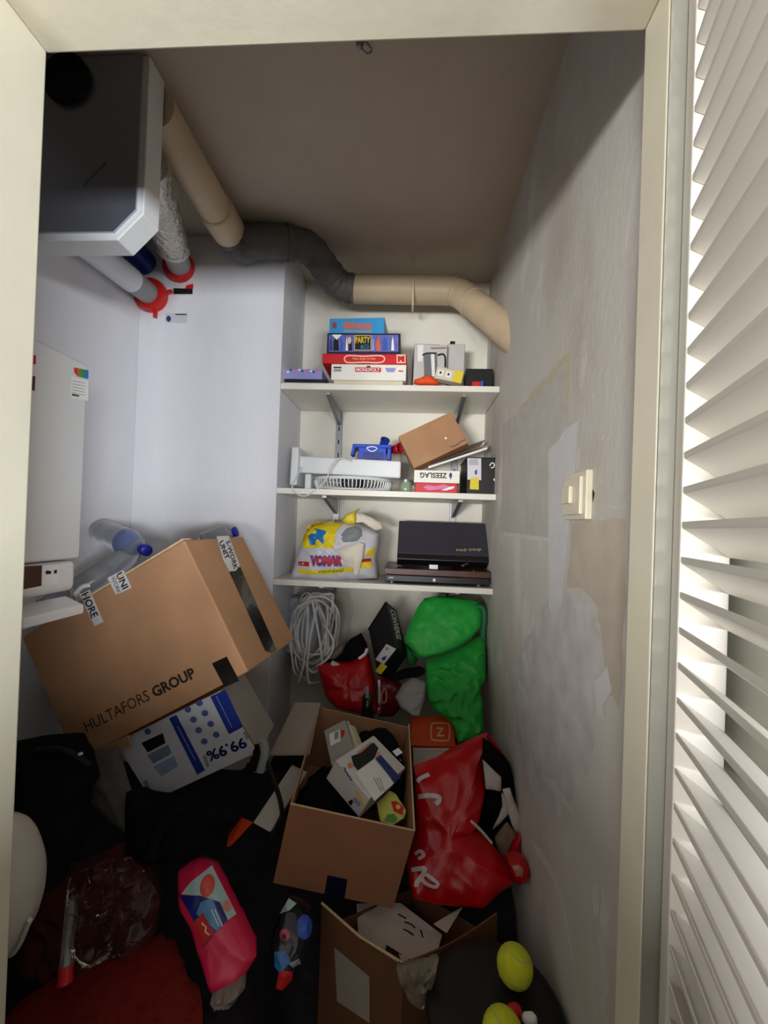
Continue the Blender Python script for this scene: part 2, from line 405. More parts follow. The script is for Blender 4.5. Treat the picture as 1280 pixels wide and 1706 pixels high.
poly('filler_area', wall_right, ragged([(905, 1010), (935, 985), (985, 1000), (1000, 1060), (985, 1150), (990, 1250), (960, 1330), (925, 1370), (880, 1330), (850, 1250), (842, 1150), (870, 1080)], 9), M('thin_filler_skim', (206, 201, 200), .85, .16, 16), lift=.0009)
poly('brown_stain', wall_right, ragged([(952, 872), (1040, 862), (1042, 1000), (1034, 1180), (1012, 1150), (1003, 1050), (985, 990), (945, 975)], 6, 3), M('brown_water_stain', (198, 186, 170), .85, .12, 14), lift=.0006)
for P_ in ([(1000, 730), (1008, 725), (1008, 729), (1001, 733)], [(1015, 846), (1044, 843), (1044, 846), (1016, 848)], [(990, 1135), (1012, 1110), (1020, 1150), (1004, 1175), (1008, 1200), (995, 1190)], [(858, 1125), (868, 1135), (884, 1175), (878, 1172)], [(900, 1290), (925, 1300), (958, 1360), (948, 1350)]):
    poly('filler_smear', wall_right, ragged(P_, 2, 5), mp1, lift=.0028)
hk = thing('ceiling_hook', 'small bent wire hook left in the dark ceiling', 'hook', at(600, 74, Z=ZC-.002))
hp = at(600, 72, Z=ZC)
mk('screw_base', lathe(hp+Vector((0, 0, -.012)), (0, 0, 1), [(0, .006), (.012, .01)], 10), m_metal, hk)
mk('wire', tube(spline([hp+Vector((.0, 0, -.01)), hp+Vector((.018, .004, -.02)), hp+Vector((.026, .006, -.008)), hp+Vector((.012, -.01, -.006))], 5), .0025, 6), m_metal, hk)
cl = at(690, 450, Y=1.7)
pc = thing('pipe_clip', 'white plastic clip between the ceiling and the cream pipe', 'clip', Vector((cl.x, 1.7, 2.43)))
mk('clip_stem', abox(cl.x-.008, cl.x+.008, 1.69, 1.71, 2.43, ZC), m_sw, pc)
mk('clip_ring', tube([Vector((cl.x, 1.7+.061*math.cos(a*.3), 2.373+.061*math.sin(a*.3))) for a in range(21)], .004, 6, closed=True), m_sw, pc)

# ------------------------------------------------------------------ ventilation unit and its pipes
m_pvc = M('cream_pvc', (206, 184, 152), .45, .1, 9); m_pvcw = M('white_pvc', (226, 228, 232), .4, .04)
m_flex = M('grey_flexible_duct', (96, 92, 90), .6, .2, 30, .3); m_foil = M('crinkled_foil', (190, 184, 172), .28, .2, 45, 1.0, metal=.9, bscale=60)
m_unit = M('unit_steel_grey', (176, 180, 194), .3, .06, 6, metal=.85); m_unitw = M('unit_white_rim', (228, 229, 228), .45, .04)
m_red = M('red_collar', (205, 34, 30), .4, .1); m_blue = M('blue_collar', (24, 42, 120), .4, .1); m_black = M('black_rubber', (16, 15, 16), .7, .1)
un = thing('ventilation_unit', 'white and grey ventilation unit hanging high in the left corner', 'ventilation unit', (-.87, .96, 2.07))
xr, xl, z0, z1, ch = -.655, XL+.003, 2.075, 2.515, .062
prof = [(xl, z0), (xr-ch, z0), (xr, z0+ch), (xr, z1), (xl, z1)]
def prism(P, y0, y1):
    n = len(P); v = [(x, y0, zz) for x, zz in P]+[(x, y1, zz) for x, zz in P]
    return v, [tuple(range(n)), tuple(range(2*n-1, n-1, -1))]+[(i, i+n, (i+1) % n+n, (i+1) % n) for i in range(n)]
mk('casing', bev(prism(prof, .935, .995), .002, 1), m_unitw, un)
g = .016
mk('front_panel', prism([(xl, z0+g), (xr-ch-g*.4, z0+g), (xr-g, z0+ch+g*.4), (xr-g, z1-.004), (xl, z1-.004)], .929, .936), m_unit, un)
mk('panel_seam', box(Vector((-.80, .9275, 2.20)), Vector((.055, 0, .055)), Vector((-.002, 0, .002)), Vector((0, .002, 0))), M('seam_grey', (96, 98, 106), .6, 0), un)
oc = at(118, 132, Y=.925)
mk('duct_opening', lathe((oc.x-.01, .929, oc.z), (0, -1, 0), [(0, .058), (.012, .058), (.013, .05), (.004, .048)], 28), m_black, un)

def pipe(name, label, pts, r, mat, extra=(), n=20, cat='pipe'):
    t = thing(name, label, cat, min((Vector(p) for p in pts), key=lambda p: p.z)-Vector((0, 0, r if isinstance(r, float) else max(r))))
    mk('pipe_body', tube(pts, r, n), mat, t, smooth=True)
    for nm, vf, mm in extra: mk(nm, vf, mm, t, smooth=True)
    return t
xp = -.685; zp = 2.455
end1 = Vector((xp+.003, 1.46, zp-.005))
pipe('cream_ceiling_pipe', 'cream plastic pipe running back along the ceiling above the foil duct', [(xp, 1.0, zp), (xp, 1.33, zp)], .055, m_pvc,
     [('socket', lathe((xp, 1.325, zp), (0, 1, 0), [(0, .056), (.004, .059), (.012, .0595), (.11, .0595), (.115, .056)], 24), m_pvc)])
flexp = spline([(xp, 1.425, zp), (xp+.01, 1.475, zp-.005), (-.645, 1.487, zp-.02), at(420, 404, Y=1.485), at(470, 404, Y=1.50), at(515, 415, Y=1.56), at(545, 450, Y=1.64), at(565, 474, Y=1.69), at(590, 482, Y=1.70)], 7)
flexp[-1] = at(592, 482, Y=1.70)
rr = [.057+.0025*math.sin(i*1.9) for i in range(len(flexp))]
fx = thing('flexible_duct', 'dark grey flexible duct snaking between two cream pipes under the ceiling', 'duct', at(470, 404, Y=1.50)-Vector((0, 0, .06)))
mk('duct_body', tube(flexp, rr, 20), m_flex, fx, smooth=True)
qa = flexp[int(len(flexp)*.52)]; qb = flexp[int(len(flexp)*.52)+1]
mk('clamp_band', lathe(qa, qb-qa, [(0, .0595), (.001, .0615), (.012, .0615), (.013, .0595)], 22), m_flex, fx, smooth=True)
e0 = at(588, 482, Y=1.70); e1 = at(752, 484, Y=1.70)
tail = [e0, at(670, 483, Y=1.70), e1, at(768, 490, Y=1.692), at(785, 503, Y=1.665), at(800, 515, Y=1.63)]
tail.append(tail[-1]+(at(836, 545, Y=1.53)-tail[-1])*2.2)
pe = pipe('cream_wall_pipe', 'cream plastic pipe crossing the niche and bending into the right wall', tail, .055, m_pvc)
for k, (a, b) in enumerate(((tail[2], tail[3]), (tail[4], tail[5]))):
    mk('joint_ring', lathe(a, b-a, [(0, .0555), (.001, .0575), (.012, .0575), (.013, .0555)], 24), m_pvc, pe, smooth=True)
# three ducts from the unit into the back wall
def collar(c, r, mat, d=(0, -1, 0)):
    return lathe(Vector(c), d, [(0, r*1.45), (.012, r*1.5), (.03, r*1.4), (.034, r*1.12), (.034, r)], 26)
a2 = at(254, 494, Y=1.55); s2 = Vector((a2.x, 1.0, a2.z-.035))
w2 = pipe('white_air_pipe', 'white plastic air pipe with torn red collar entering the back wall', [s2, a2.lerp(s2, .22)], .043, m_pvcw,
     [('grey_sleeve', tube([a2.lerp(s2, .24), a2], .041, 20), M('grey_pvc', (150, 150, 148), .5, .08)),
      ('red_collar', collar((a2.x, YB-.001, a2.z), .043, m_red), m_red),
      ('collar_lug', tube([(a2.x+.02, YB-.012, a2.z-.055), (a2.x+.022, YB-.016, a2.z-.085)], .008, 8), m_red),
      ('collar_lug', tube([(a2.x+.055, YB-.012, a2.z+.01), (a2.x+.085, YB-.016, a2.z+.015)], .007, 8), m_red)])
a3 = at(300, 446, Y=1.55); s3 = Vector((-.705, .999, 2.325))
pf = [s3.lerp(a3, i/14) for i in range(11)]
pipe('foil_duct', 'crinkled silver foil duct beside the cream ceiling pipe', [p+Vector((0, 0, .004*math.sin(i*2.2))) for i, p in enumerate(pf)], [.056+.004*math.sin(i*2.7) for i in range(11)], m_foil,
     [('grey_sleeve', tube([s3.lerp(a3, .68), a3], .043, 20), MATS['grey_pvc']), ('clamp_band', tube([s3.lerp(a3, .68), s3.lerp(a3, .71)], .056, 20), m_metal),
      ('red_collar', collar((a3.x, YB-.001, a3.z), .04, m_red), m_red)], cat='duct')
a4 = at(243, 440, Y=1.55); s4 = Vector((a4.x+.03, 1.0, a4.z))
pipe('grey_air_pipe', 'short grey air pipe with dark blue collar between white pipe and foil duct', [s4, a4], .036, M('grey_pvc_light', (188, 180, 172), .5, .08),
     [('blue_collar', lathe(a4.lerp(s4, .3), a4-s4, [(0, .037), (.002, .046), (.155, .046)], 22), m_blue)])
# small stickers on the wall
st = thing('warning_sticker', 'small black and red warning sticker beside the red collars', 'sticker', at(305, 490, Y=YB-.0004))
b_ = mk('sticker_sheet', abox(*[at(288, 480, Y=YB).x, at(323, 480, Y=YB).x], YB-.0012, YB-.0002, at(305, 492, Y=YB).z, at(305, 470, Y=YB).z), M('sticker_white', (222, 218, 214), .5, .03), st)
poly('black_field', b_, [(289, 480), (321, 481), (321, 490), (289, 490)], M('print_black', (22, 21, 23), .5, 0), lift=.0006)
poly('red_field', b_, [(311, 475), (322, 473), (322, 481), (308, 481)], M('print_red', (200, 32, 34), .5, 0), lift=.0008)
st2 = thing('id_sticker', 'pale grey sticker with a tiny blue mark below the warning sticker', 'sticker', at(295, 538, Y=YB-.0004))
b2 = mk('sticker_sheet', abox(at(276, 530, Y=YB).x, at(312, 530, Y=YB).x, YB-.0012, YB-.0002, at(294, 538, Y=YB).z, at(294, 522, Y=YB).z), M('sticker_grey', (205, 204, 206), .5, .03), st2)
ellipse('blue_mark', b2, (281, 531), 4, 5, M('print_navy', (44, 54, 122), .5, 0), lift=.0006)
poly('dark_line', b2, [(292, 522.8), (311, 523.2), (311, 525), (292, 524.6)], MATS['print_black'], lift=.0006)

# ------------------------------------------------------------------ boiler on the left wall
XBf = -.78
bo = thing('wall_boiler', 'white wall boiler with coloured energy sticker on the left wall', 'boiler', (-.93, .8, 1.26))
m_boil = M('boiler_enamel', (228, 228, 228), .35, .03, 4)
bt = at(148, 608, X=XBf); bb = at(137, 930, X=XBf); be = at(133, 968, X=XBf)
casing = mk('casing', bev(abox(XL+.002, XBf, .60, bt.y, bb.z, bt.z), .008, 3), m_boil, bo, smooth=True)
ctrl = mk('control_housing', bev(abox(XL+.002, XBf-.004, .60, bt.y-.004, bb.z-.075, bb.z-.003), .016, 4), m_boil, bo, smooth=True)
poly('display', ctrl, [(38, 944), (70, 942), (69, 976), (38, 982)], M('display_dark', (38, 18, 20), .15, .1, coat=.5), lift=.001)
poly('button_panel', ctrl, [(72, 942), (98, 940), (97, 971), (71, 976)], M('panel_white', (236, 235, 232), .4, 0), lift=.001)
poly('symbol', ctrl, [(75, 953), (79, 950), (86, 952), (85, 956), (77, 957)], MATS['print_black'], lift=.0016)
poly('symbol', ctrl, [(90, 950), (95, 949), (95, 955), (90, 956)], MATS['print_black'], lift=.0016)
poly('energy_sticker', casing, [(119, 628), (147, 634), (147, 668), (118, 662)], MATS['panel_white'], lift=.0008)
for k, c_ in enumerate(((214, 52, 40), (150, 120, 60), (40, 150, 80), (30, 120, 190))):
    t0, t1 = k/4, (k+1)/4; x0, x1 = 123.5+24*t0, 123.5+24*t1
    poly('sticker_colour_band', casing, [(x0, 612+5*t0), (x1, 612+5*t1), (x1, 626+6*t1-.5), (x0, 620+11*t0 if k == 0 else 626+6*t0-.5)], M('energy_%d' % k, c_, .5, 0), lift=.0012)
for k in range(5):
    poly('printed_line', casing, [(121, 634+5*k), (142, 638+5*k), (142, 639+5*k), (121, 635+5*k)], M('print_grey', (150, 150, 155), .6, 0), lift=.0014)
poly('printed_line', casing, [(120, 656), (132, 658.5), (132, 661), (120, 659)], MATS['print_black'], lift=.0014)
poly('brand_mark', casing, [(50, 590), (60, 592), (60, 607), (50, 606)], MATS['print_red'], lift=.001)
poly('brand_mark', casing, [(50, 625), (59, 627), (58, 651), (50, 650)], M('print_maroon', (80, 24, 26), .5, 0), lift=.001)
fa = at(40, 990, X=-.80); fb = at(86, 984, X=-.80)
mk('drop_flap', bev(box((-.83, fa.y-.02, bb.z-.115), (.05, 0, -.02), (.0, 0, .022), (0, .16, 0)), .004, 2), m_boil, bo)
mk('drop_flap_arm', abox(-.90, -.87, .70, .78, bb.z-.115, bb.z-.075), m_boil, bo)
#NEXT
# ------------------------------------------------------------------ board games on the top shelf
def sbox(pl, pr, py, z0, z1, Yf, dep, rot=0):
    """box standing on a shelf: left and right picture columns of its front face, heights, front distance, depth"""
    xa = at(pl, py, Y=Yf).x; xb = at(pr, py, Y=Yf).x
    c, s_ = math.cos(R(rot)), math.sin(R(rot)); U = Vector((c, s_, 0))*(xb-xa)/max(c, .2); W = Vector((-s_, c, 0))*dep
    return Vector((xa, Yf, z0)), U, Vector((0, 0, z1-z0)), W
m_white = M('white_card', (236, 234, 224), .5, .03); m_redc = M('red_card', (206, 36, 40), .45, .05); m_navy = M('navy_card', (30, 34, 62), .45, .05)
m_sky = M('sky_blue_card', (58, 150, 206), .45, .04); m_blk = M('black_card', (26, 24, 26), .5, .1); m_cream = M('cream_card', (214, 204, 180), .55, .05)
P_org = M('print_orange', (232, 96, 40), .5, 0); P_yel = M('print_yellow', (232, 204, 60), .5, 0); P_wht = M('print_white', (238, 238, 236), .5, 0); P_red = MATS['print_red']; P_blk = MATS['print_black']; P_nav = MATS['print_navy']; P_gry = MATS['print_grey']
P_blu = M('print_blue', (50, 92, 190), .5, 0); P_lil = M('print_lilac', (150, 150, 205), .5, 0); P_pnk = M('print_pink', (214, 120, 170), .5, 0); P_skin = M('print_skin', (222, 190, 170), .5, 0)
Z1 = ZS[0]+.0005
def game(name, label, B, mat, cat='board game', bw=.0015, body='box_body'):
    t = thing(name, label, cat, B[0]+B[1]/2+B[3]/2, 'board games on the top shelf')
    return t, mk(body, bev(box(*B), bw, 1), mat, t)
# white classic property game: lower tray and lid
zt = at(615, 607, Y=1.60).z
t, b = game('board_game_box', 'white board game box with red name bar, lowest of the stack', sbox(556, 672, 630, Z1, Z1+.032, 1.605, .235), m_cream, body='tray')
lid = mk('lid', bev(box(*sbox(552, 677, 618, Z1+.0325, zt, 1.60, .25)), .0015, 1), m_white, t)
poly('name_bar', lid, [(592, 612), (635, 612.5), (635, 620), (592, 619.5)], P_red, parent=lid)
text('lettering', lid, 'MONOPOLY', (594, 618.5), (633, 619), (594, 613), P_wht, .02, parent=lid, lift=.002)
poly('mascot_free_mark', lid, [(610, 612), (612, 609.5), (617, 609.5), (618, 612)], P_blk, parent=lid, lift=.0018).name = 'print_mark'
poly('print_block', lid, [(556, 611), (569, 611), (569, 613.5), (556, 613.5)], P_blk, parent=lid)
poly('print_block', lid, [(556, 615), (569, 615), (569, 619), (556, 619)], P_gry, parent=lid)
poly('print_block', lid, [(642, 613), (660, 613), (657, 620), (645, 620)], P_lil, parent=lid)
poly('print_block', lid, [(664, 617), (672, 617.5), (672, 619.5), (664, 619)], P_red, parent=lid)
# red game
zr = at(608, 589.5, Y=1.595).z
t, b = game('board_game_box', 'red board game box with cream ornamental oval', sbox(537, 678, 598, zt+.0005, zr, 1.595, .26), m_redc)
stroke('oval_ornament', b, [(574, 598), (580, 592.5), (606, 593.5), (634, 592.5), (641, 598), (634, 604), (606, 603.5), (580, 604)], 2.2, M('print_cream', (240, 200, 170), .5, 0), closed=True, parent=b)
text('lettering', b, 'Mens Erger je Niet', (588, 600.5), (626, 600.5), (588, 595.5), MATS['print_cream'], 0, parent=b)
poly('logo_field', b, [(661, 590.5), (676, 590.5), (676, 605), (661, 605)], MATS['print_cream'], parent=b)
poly('logo_mark', b, [(663, 592.5), (668, 594), (674, 592.5), (674, 603), (670, 603), (669, 600), (667, 600), (666, 603), (663, 603)], P_red, parent=b, lift=.002)
# dark blue party game
zpb = at(606, 555, Y=1.60).z
t, b = game('board_game_box', 'navy party game box printed with purple figures', sbox(545, 667, 571, zr+.0005, zpb, 1.60, .24), m_navy)
poly('picture_field', b, [(548, 558), (664, 558), (664, 586), (548, 586)], M('print_violet', (104, 108, 178), .5, .25, 60), parent=b)
poly('white_corner', b, [(553, 557.5), (570, 557.5), (561, 566)], P_wht, parent=b, lift=.002)
for (x0, x1, mm) in ((549, 554, P_nav), (555, 565, P_blk), (567, 572, P_blu), (576, 580, P_wht), (581, 587, P_blk), (619, 624, P_lil), (627, 634, P_org), (637, 646, P_blu), (652, 657, P_wht)):
    poly('printed_figure', b, [(x0, 584), (x0+1, 568), ((x0+x1)/2, 560), (x1-1, 568), (x1, 584)], mm, parent=b, lift=.0018)
ellipse('printed_face', b, (582.5, 567), 3, 6, P_skin, parent=b, lift=.0024)
poly('name_field', b, [(591, 559), (618, 559), (618, 583), (591, 583)], P_blk, parent=b, lift=.002)
stroke('name_frame', b, [(591, 559), (618, 559), (618, 583), (591, 583), (591, 559)], 1.2, P_yel, sm=1, parent=b, lift=.0026)
text('lettering', b, 'PARTY', (592.5, 571.5), (616.5, 571.5), (592.5, 561), P_yel, .02, parent=b, lift=.003)
text('lettering', b, '&CO', (601, 581), (615, 581), (601, 574), M('print_teal', (60, 140, 170), .5, 0), .02, parent=b, lift=.003)
# light blue game
t, b = game('board_game_box', 'sky blue board game box on top of the stack', sbox(549, 641, 541, zpb+.0005, at(595, 531, Y=1.62).z, 1.62, .20, -3), m_sky)
text('lettering', b, '20', (572, 547.5), (590, 548), (572, 536), P_org, .05, parent=b)
text('lettering', b, 'LEVENS', (591, 548), (619, 549), (591, 538), P_org, .05, parent=b)
poly('dark_band', b, [(572, 549.5), (620, 551), (620, 554.5), (572, 553)], P_gry, parent=b)
poly('logo_field', b, [(554, 537), (561, 537.2), (561, 547), (554, 546.6)], M('print_brick', (150, 70, 60), .5, 0), parent=b)
# flat things at the left end
t, b = game('magazine_pile', 'thin white pile of booklets at the left end of the top shelf', sbox(471, 556, 634, Z1, Z1+.014, 1.585, .16, 0), m_white, cat='booklets')
t2, b = game('flat_game_box', 'flat black box with pink speckled top on the white booklets', sbox(473, 543, 625, Z1+.0145, Z1+.034, 1.60, .15), m_blk, cat='box')
tp = mk('patterned_top', bev(box(*sbox(472, 537, 620, Z1+.0345, at(505, 615, Y=1.605).z, 1.605, .13)), .001, 1), P_lil, t2)
for k in range(13):
    x = 475+k*4.8; ellipse('speckle', tp, (x, 618+2*math.sin(k*2.1)), 2.0, 1.8, (P_pnk, P_wht, P_nav, P_pnk)[k % 4], n=9, parent=tp)
# kettle carton
kb = sbox(690, 745, 605, Z1, at(715, 573, Y=1.66).z, 1.66, .12, 4)
t = thing('kettle_carton', 'white carton with printed kettle standing behind the orange pouch', 'carton', kb[0]+kb[1]/2+kb[3]/2)
b = mk('carton_body', bev(box(*kb), .0015, 1), M('grey_white_card', (200, 196, 192), .5, .05), t)
mk('open_flap', box(kb[0]+kb[2], kb[1]*.75, Vector((.02, .06, .022)), Vector((0, .004, -.002))), m_blk, t)
kb2 = sbox(745, 774, 605, Z1, at(760, 573, Y=1.70).z, 1.70, .10)
t9 = thing('slim_carton', 'slim pale carton leaning right of the kettle carton', 'carton', kb2[0]+kb2[1]/2)
mk('carton_body', bev(box(*kb2), .002, 1), MATS['grey_white_card'], t9); mk('tab', abox(kb2[0].x+.012, kb2[0].x+.032, 1.72, 1.74, kb2[0].z+kb2[2].z, kb2[0].z+kb2[2].z+.02), m_blk, t9)
poly('kettle_print', b, [(706, 592), (709, 589), (728, 589), (730, 628), (707, 628)], M('print_steel', (120, 120, 126), .3, .1), parent=b)
poly('kettle_shine', b, [(718, 590), (724, 590), (725, 627), (720, 627)], P_wht, parent=b, lift=.0016)
stroke('kettle_handle', b, [(729, 592), (738, 590), (742, 596), (742, 612)], 3, P_blk, parent=b, lift=.0018)
stroke('kettle_lid', b, [(704, 592), (711, 588.5), (728, 588.5)], 2.4, P_blk, parent=b, lift=.0018)
poly('print_block', b, [(696, 574), (706, 574), (704, 602), (696, 602)], P_wht, parent=b)
poly('print_line', b, [(718, 579), (744, 578.5), (744, 581), (718, 581.5)], M('print_brown', (150, 126, 110), .5, 0), parent=b)
# small things in front of the cartons
mk('orange_pouch', pillow([(689, 639), (691, 632), (700, 630), (710, 625), (720, 627), (727, 633), (733, 639), (728, 642), (700, 642)], 1.605, .02, .025, .003, 30, 7, 40), M('orange_fabric', (232, 80, 34), .7, .15, 40), smooth=True,
   label='crumpled orange pouch at the foot of the kettle carton', cat='pouch')
po = sbox(725, 768, 628, Z1+.004, Z1+.048, 1.585, .05, 0)
A_ = at(724, 633, Y=1.585); B_ = at(768, 645, Y=1.585); D_ = at(731, 614, Y=1.585)
q = pbox(A_+Vector((0, 0, .008)), B_+Vector((0, 0, .014)), D_+Vector((0, 0, .008)), .04)
t = thing('small_spice_box', 'small cream box with yellow end tilted at the shelf edge', 'box', q[0]+q[1]/2)
b = mk('box_body', bev(box(*q), .0015, 1), m_cream, t)
mk('yellow_end', bev(box(q[0]+q[1]*.68-q[3].normalized()*.001, q[1]*.33, q[2]*1.01, q[3]*1.02), .001, 1), P_yel, t)
for f0 in (.08, .38): 
    mk('printed_square', box(q[0]+q[1]*f0+q[2]*.25-q[3].normalized()*.0014, q[1]*.2, q[2]*.5, q[3].normalized()*.001), P_wht, t)
    mk('printed_dot', box(q[0]+q[1]*(f0+.06)+q[2]*.42-q[3].normalized()*.002, q[1]*.07, q[2]*.2, q[3].normalized()*.001), P_blk, t)
rb = sbox(787, 801, 634, Z1, Z1+.034, 1.60, .03); t = thing('red_matchbox', 'tiny red packet in front of the black carton', 'packet', rb[0]+rb[1]/2)
b = mk('packet_body', bev(box(*rb), .002, 1), m_redc, t); mk('blue_side', box(rb[0]+rb[1]*1.02, rb[1]*.3, rb[2]*1.05, rb[3]), P_blu, t)
bb_ = sbox(776, 822, 625, Z1, at(800, 614, Y=1.64).z, 1.64, .12); t = thing('black_carton', 'small black carton at the right end of the top shelf', 'carton', bb_[0]+bb_[1]/2)
b = mk('carton_body', bev(box(*bb_), .003, 2), m_blk, t); mk('carton_flap', bev(box(bb_[0]+bb_[2]+Vector((.01, .02, 0)), bb_[1]*.8, Vector((0, .01, .006)), Vector((0, .06, -.003))), .001, 1), m_blk, t)

# ------------------------------------------------------------------ middle shelf
Z2 = ZS[1]+.0005
m_fan = M('white_fan_plastic', (224, 226, 228), .35, .03)
t = thing('pedestal_fan', 'white fan lying on its grille on the middle shelf', 'fan', at(590, 812, Y=1.68))
pa = at(497, 772, Y=1.60); pb = at(668, 781, Y=1.60)
mk('column', bev(box(pa+Vector((0, 0, -.036)), pb-pa, Vector((0, 0, .066)), Vector((0, .07, 0))), .006, 2), m_fan, t)
bp_ = at(491, 774, Y=1.565)
mk('base_plate', bev(box(Vector((bp_.x-.018, 1.565, Z2+.012)), Vector((.028, 0, 0)), Vector((0.004, 0, .148)), Vector((0, .16, 0))), .006, 2), m_fan, t)
mk('base_neck', bev(abox(bp_.x+.01, pa.x+.004, 1.60, 1.65, pa.z-.03, pa.z+.018), .004, 2), m_fan, t)
mk('foot', bev(abox(at(512, 800, Y=1.6).x-.01, at(512, 800, Y=1.6).x+.014, 1.60, 1.63, Z2, pa.z-.04), .003, 1), m_fan, t)
cx = at(588, 800, Y=1.69).x; cyf = 1.70; r1, r2 = .158, .130; zt_, zb_ = pa.z-.052, Z2+.004
def ringp(r, zz, n=40): return [(cx+r*math.cos(2*math.pi*i/n), cyf+r*.80*math.sin(2*math.pi*i/n), zz) for i in range(n)]
mk('rim', tube(ringp(r1, zt_), .007, 8, closed=True), m_fan, t, smooth=True)
mk('rim', tube(ringp(r2, zb_+.004), .004, 6, closed=True), m_fan, t, smooth=True)
bars = []
for i in range(64):
    a = 2*math.pi*i/64; ca, sa = math.cos(a), .80*math.sin(a)
    bars.append(tube([(cx+r*ca, cyf+r*sa, zz) for r, zz in ((r1, zt_), (r1, zt_-.015), ((r1+r2)/2+.008, (zt_+zb_)/2-.01), (r2, zb_+.006), (.05, zb_+.001))], .0026, 4))
mk('grille_bars', join(*bars), m_fan, t, kind='stuff')
mk('motor', lathe((cx, cyf, zb_+.012), (0, 0, 1), [(0, .02), (.005, .045), (.05, .05), (.06, .04)], 20), M('motor_dark', (40, 40, 44), .5, .1), t, smooth=True)
for k in range(3):
    a = 2.1*k+.4; d = Vector((math.cos(a), .8*math.sin(a), 0)); s_ = Vector((-math.sin(a), math.cos(a), 0))
    o = Vector((cx, cyf, zb_+.03)); mk('blade', ([o+d*.03-s_*.02, o+d*.11-s_*.045+Vector((0, 0, .012)), o+d*.115+s_*.03-Vector((0, 0, .008)), o+d*.03+s_*.02], [(0,1,2,3)]), M('blade_grey', (170, 174, 178), .4, .05), t)
cab = spline([at(585, 768, Y=1.585), at(566, 764, Y=1.575), at(552, 778, Y=1.57), at(543, 800, Y=1.565), at(528, 815, Y=1.553), at(510, 826, Y=1.546), at(495, 823, Y=1.546), at(487, 812, Y=1.553), at(496, 792, Y=1.56), at(502, 778, Y=1.575)], 6)
mk('power_cord', tube(cab, .0028, 6), M('cord_white', (214, 214, 210), .5, .03), t, smooth=True)
# blue holder, tubes, jar
m_bl = M('blue_plastic', (32, 72, 196), .35, .05)
ztop = pb.z+.040
t = thing('blue_tray_holder', 'bright blue plastic holder with white mark resting on the fan', 'holder', at(620, 772, Y=1.63))
hA = at(592, 771, Y=1.625); hB = at(650, 773, Y=1.625); ht = at(590, 740, Y=1.625).z; hw = hB.x-hA.x
mk('top_rim', bev(abox(hA.x-.012, hB.x+.004, 1.615, 1.70, ht-.014, ht), .003, 2), m_bl, t)
hb = mk('front_wall', bev(box((hA.x+.012, 1.624, ztop), (hw-.03, 0, 0), (0, .0, ht-.013-ztop), (0, .006, 0)), .001, 1), m_bl, t)
mk('side_wall', bev(box((hB.x-.012, 1.618, ztop-.004), (.014, 0, 0), (0, 0, ht-.01-ztop), (0, .07, 0)), .002, 1), m_bl, t)
mk('hooked_arm', bev(box((hA.x-.02, 1.617, ht-.045), (.012, 0, 0), (.010, 0, .042), (0, .05, 0)), .002, 1), m_bl, t)
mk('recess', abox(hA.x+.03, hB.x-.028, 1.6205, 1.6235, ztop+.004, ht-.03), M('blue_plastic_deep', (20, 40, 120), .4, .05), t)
stroke('white_emblem', hb, [(611, 746), (616, 751), (622, 752), (629, 747), (620, 744), (611, 746)], 1.6, P_wht, sm=2, parent=t, lift=.012)
t = thing('clear_plastic_jar', 'small milky plastic tub behind the blue holder', 'tub', at(613, 740, Y=1.72))
ja = at(613, 742, Y=1.76); mk('tub_body', lathe((ja.x, 1.76, zt_+.012), (0, 0, 1), [(0, .045), (.08, .05), (.10, .05), (.12, .046)], 24), M('milky_plastic', (206, 200, 176), .4, .05, trans=.2), t, smooth=True)
mk('lid', lathe((ja.x, 1.76, zt_+.131), (0, 0, 1), [(0, .05), (.012, .05), (.014, .046)], 24), MATS['milky_plastic'], t, smooth=True)
def hollow(a, b, r, mat, nm, lab):
    d = (b-a); L = d.length
    tt = thing(nm, lab, 'tube', a)
    mk('tube_body', lathe(a, d, [(0, r*.7), (L*.6, r*.75), (L*.8, r), (L, r), (L, r*.75), (L*.5, r*.6)], 18), mat, tt, smooth=True)
    mk('rim', tube([b+(d.orthogonal().normalized()*math.cos(i*.35)+d.cross(d.orthogonal()).normalized()*math.sin(i*.35))*r for i in range(18)], r*.14, 6, closed=True), mat, tt, smooth=True)
hollow(at(632, 760, Y=1.74), at(642, 733, Y=1.68), .018, M('blue_tube', (30, 60, 150), .3, .05), 'blue_tube', 'blue plastic tube poking up behind the blue holder')
hollow(at(636, 753, Y=1.725), at(666, 747, Y=1.66), .020, M('red_tube', (170, 28, 40), .3, .05), 'red_tube', 'red plastic tube with open end beside the cardboard box')
gl = thing('green_glass_jar', 'pale green glass jar between fan and upside-down box', 'jar', at(675, 815, Y=1.70))
gj = at(677, 800, Y=1.65); mk('jar_body', lathe((gj.x, 1.65, Z2), (0, 0, 1), [(0, .022), (.003, .025), (.03, .025), (.038, .02), (.044, .02)], 20), M('green_glass', (180, 200, 170), .15, .05, trans=.5), gl, smooth=True)
mk('lid', lathe((gj.x, 1.65, Z2+.044), (0, 0, 1), [(0, .021), (.01, .021)], 20), m_metal, gl, smooth=True)
gy = thing('grey_plastic_sheet', 'grey bent plastic sheet leaning under the tilted cardboard box', 'sheet', at(680, 800, Y=1.7))
mk('sheet_body', bev(box(at(668, 806, Y=1.74), at(690, 808, Y=1.74)-at(668, 806, Y=1.74), at(668, 756, Y=1.77)-at(668, 806, Y=1.74), Vector((0, .005, 0))), .001, 1), M('grey_sheet', (140, 136, 128), .4, .1), gy)
mk('sheet_lip', bev(box(at(668, 806, Y=1.735), at(690, 808, Y=1.735)-at(668, 806, Y=1.735), Vector((0, 0, .006)), Vector((0, .02, 0))), .001, 1), MATS['grey_sheet'], gy)
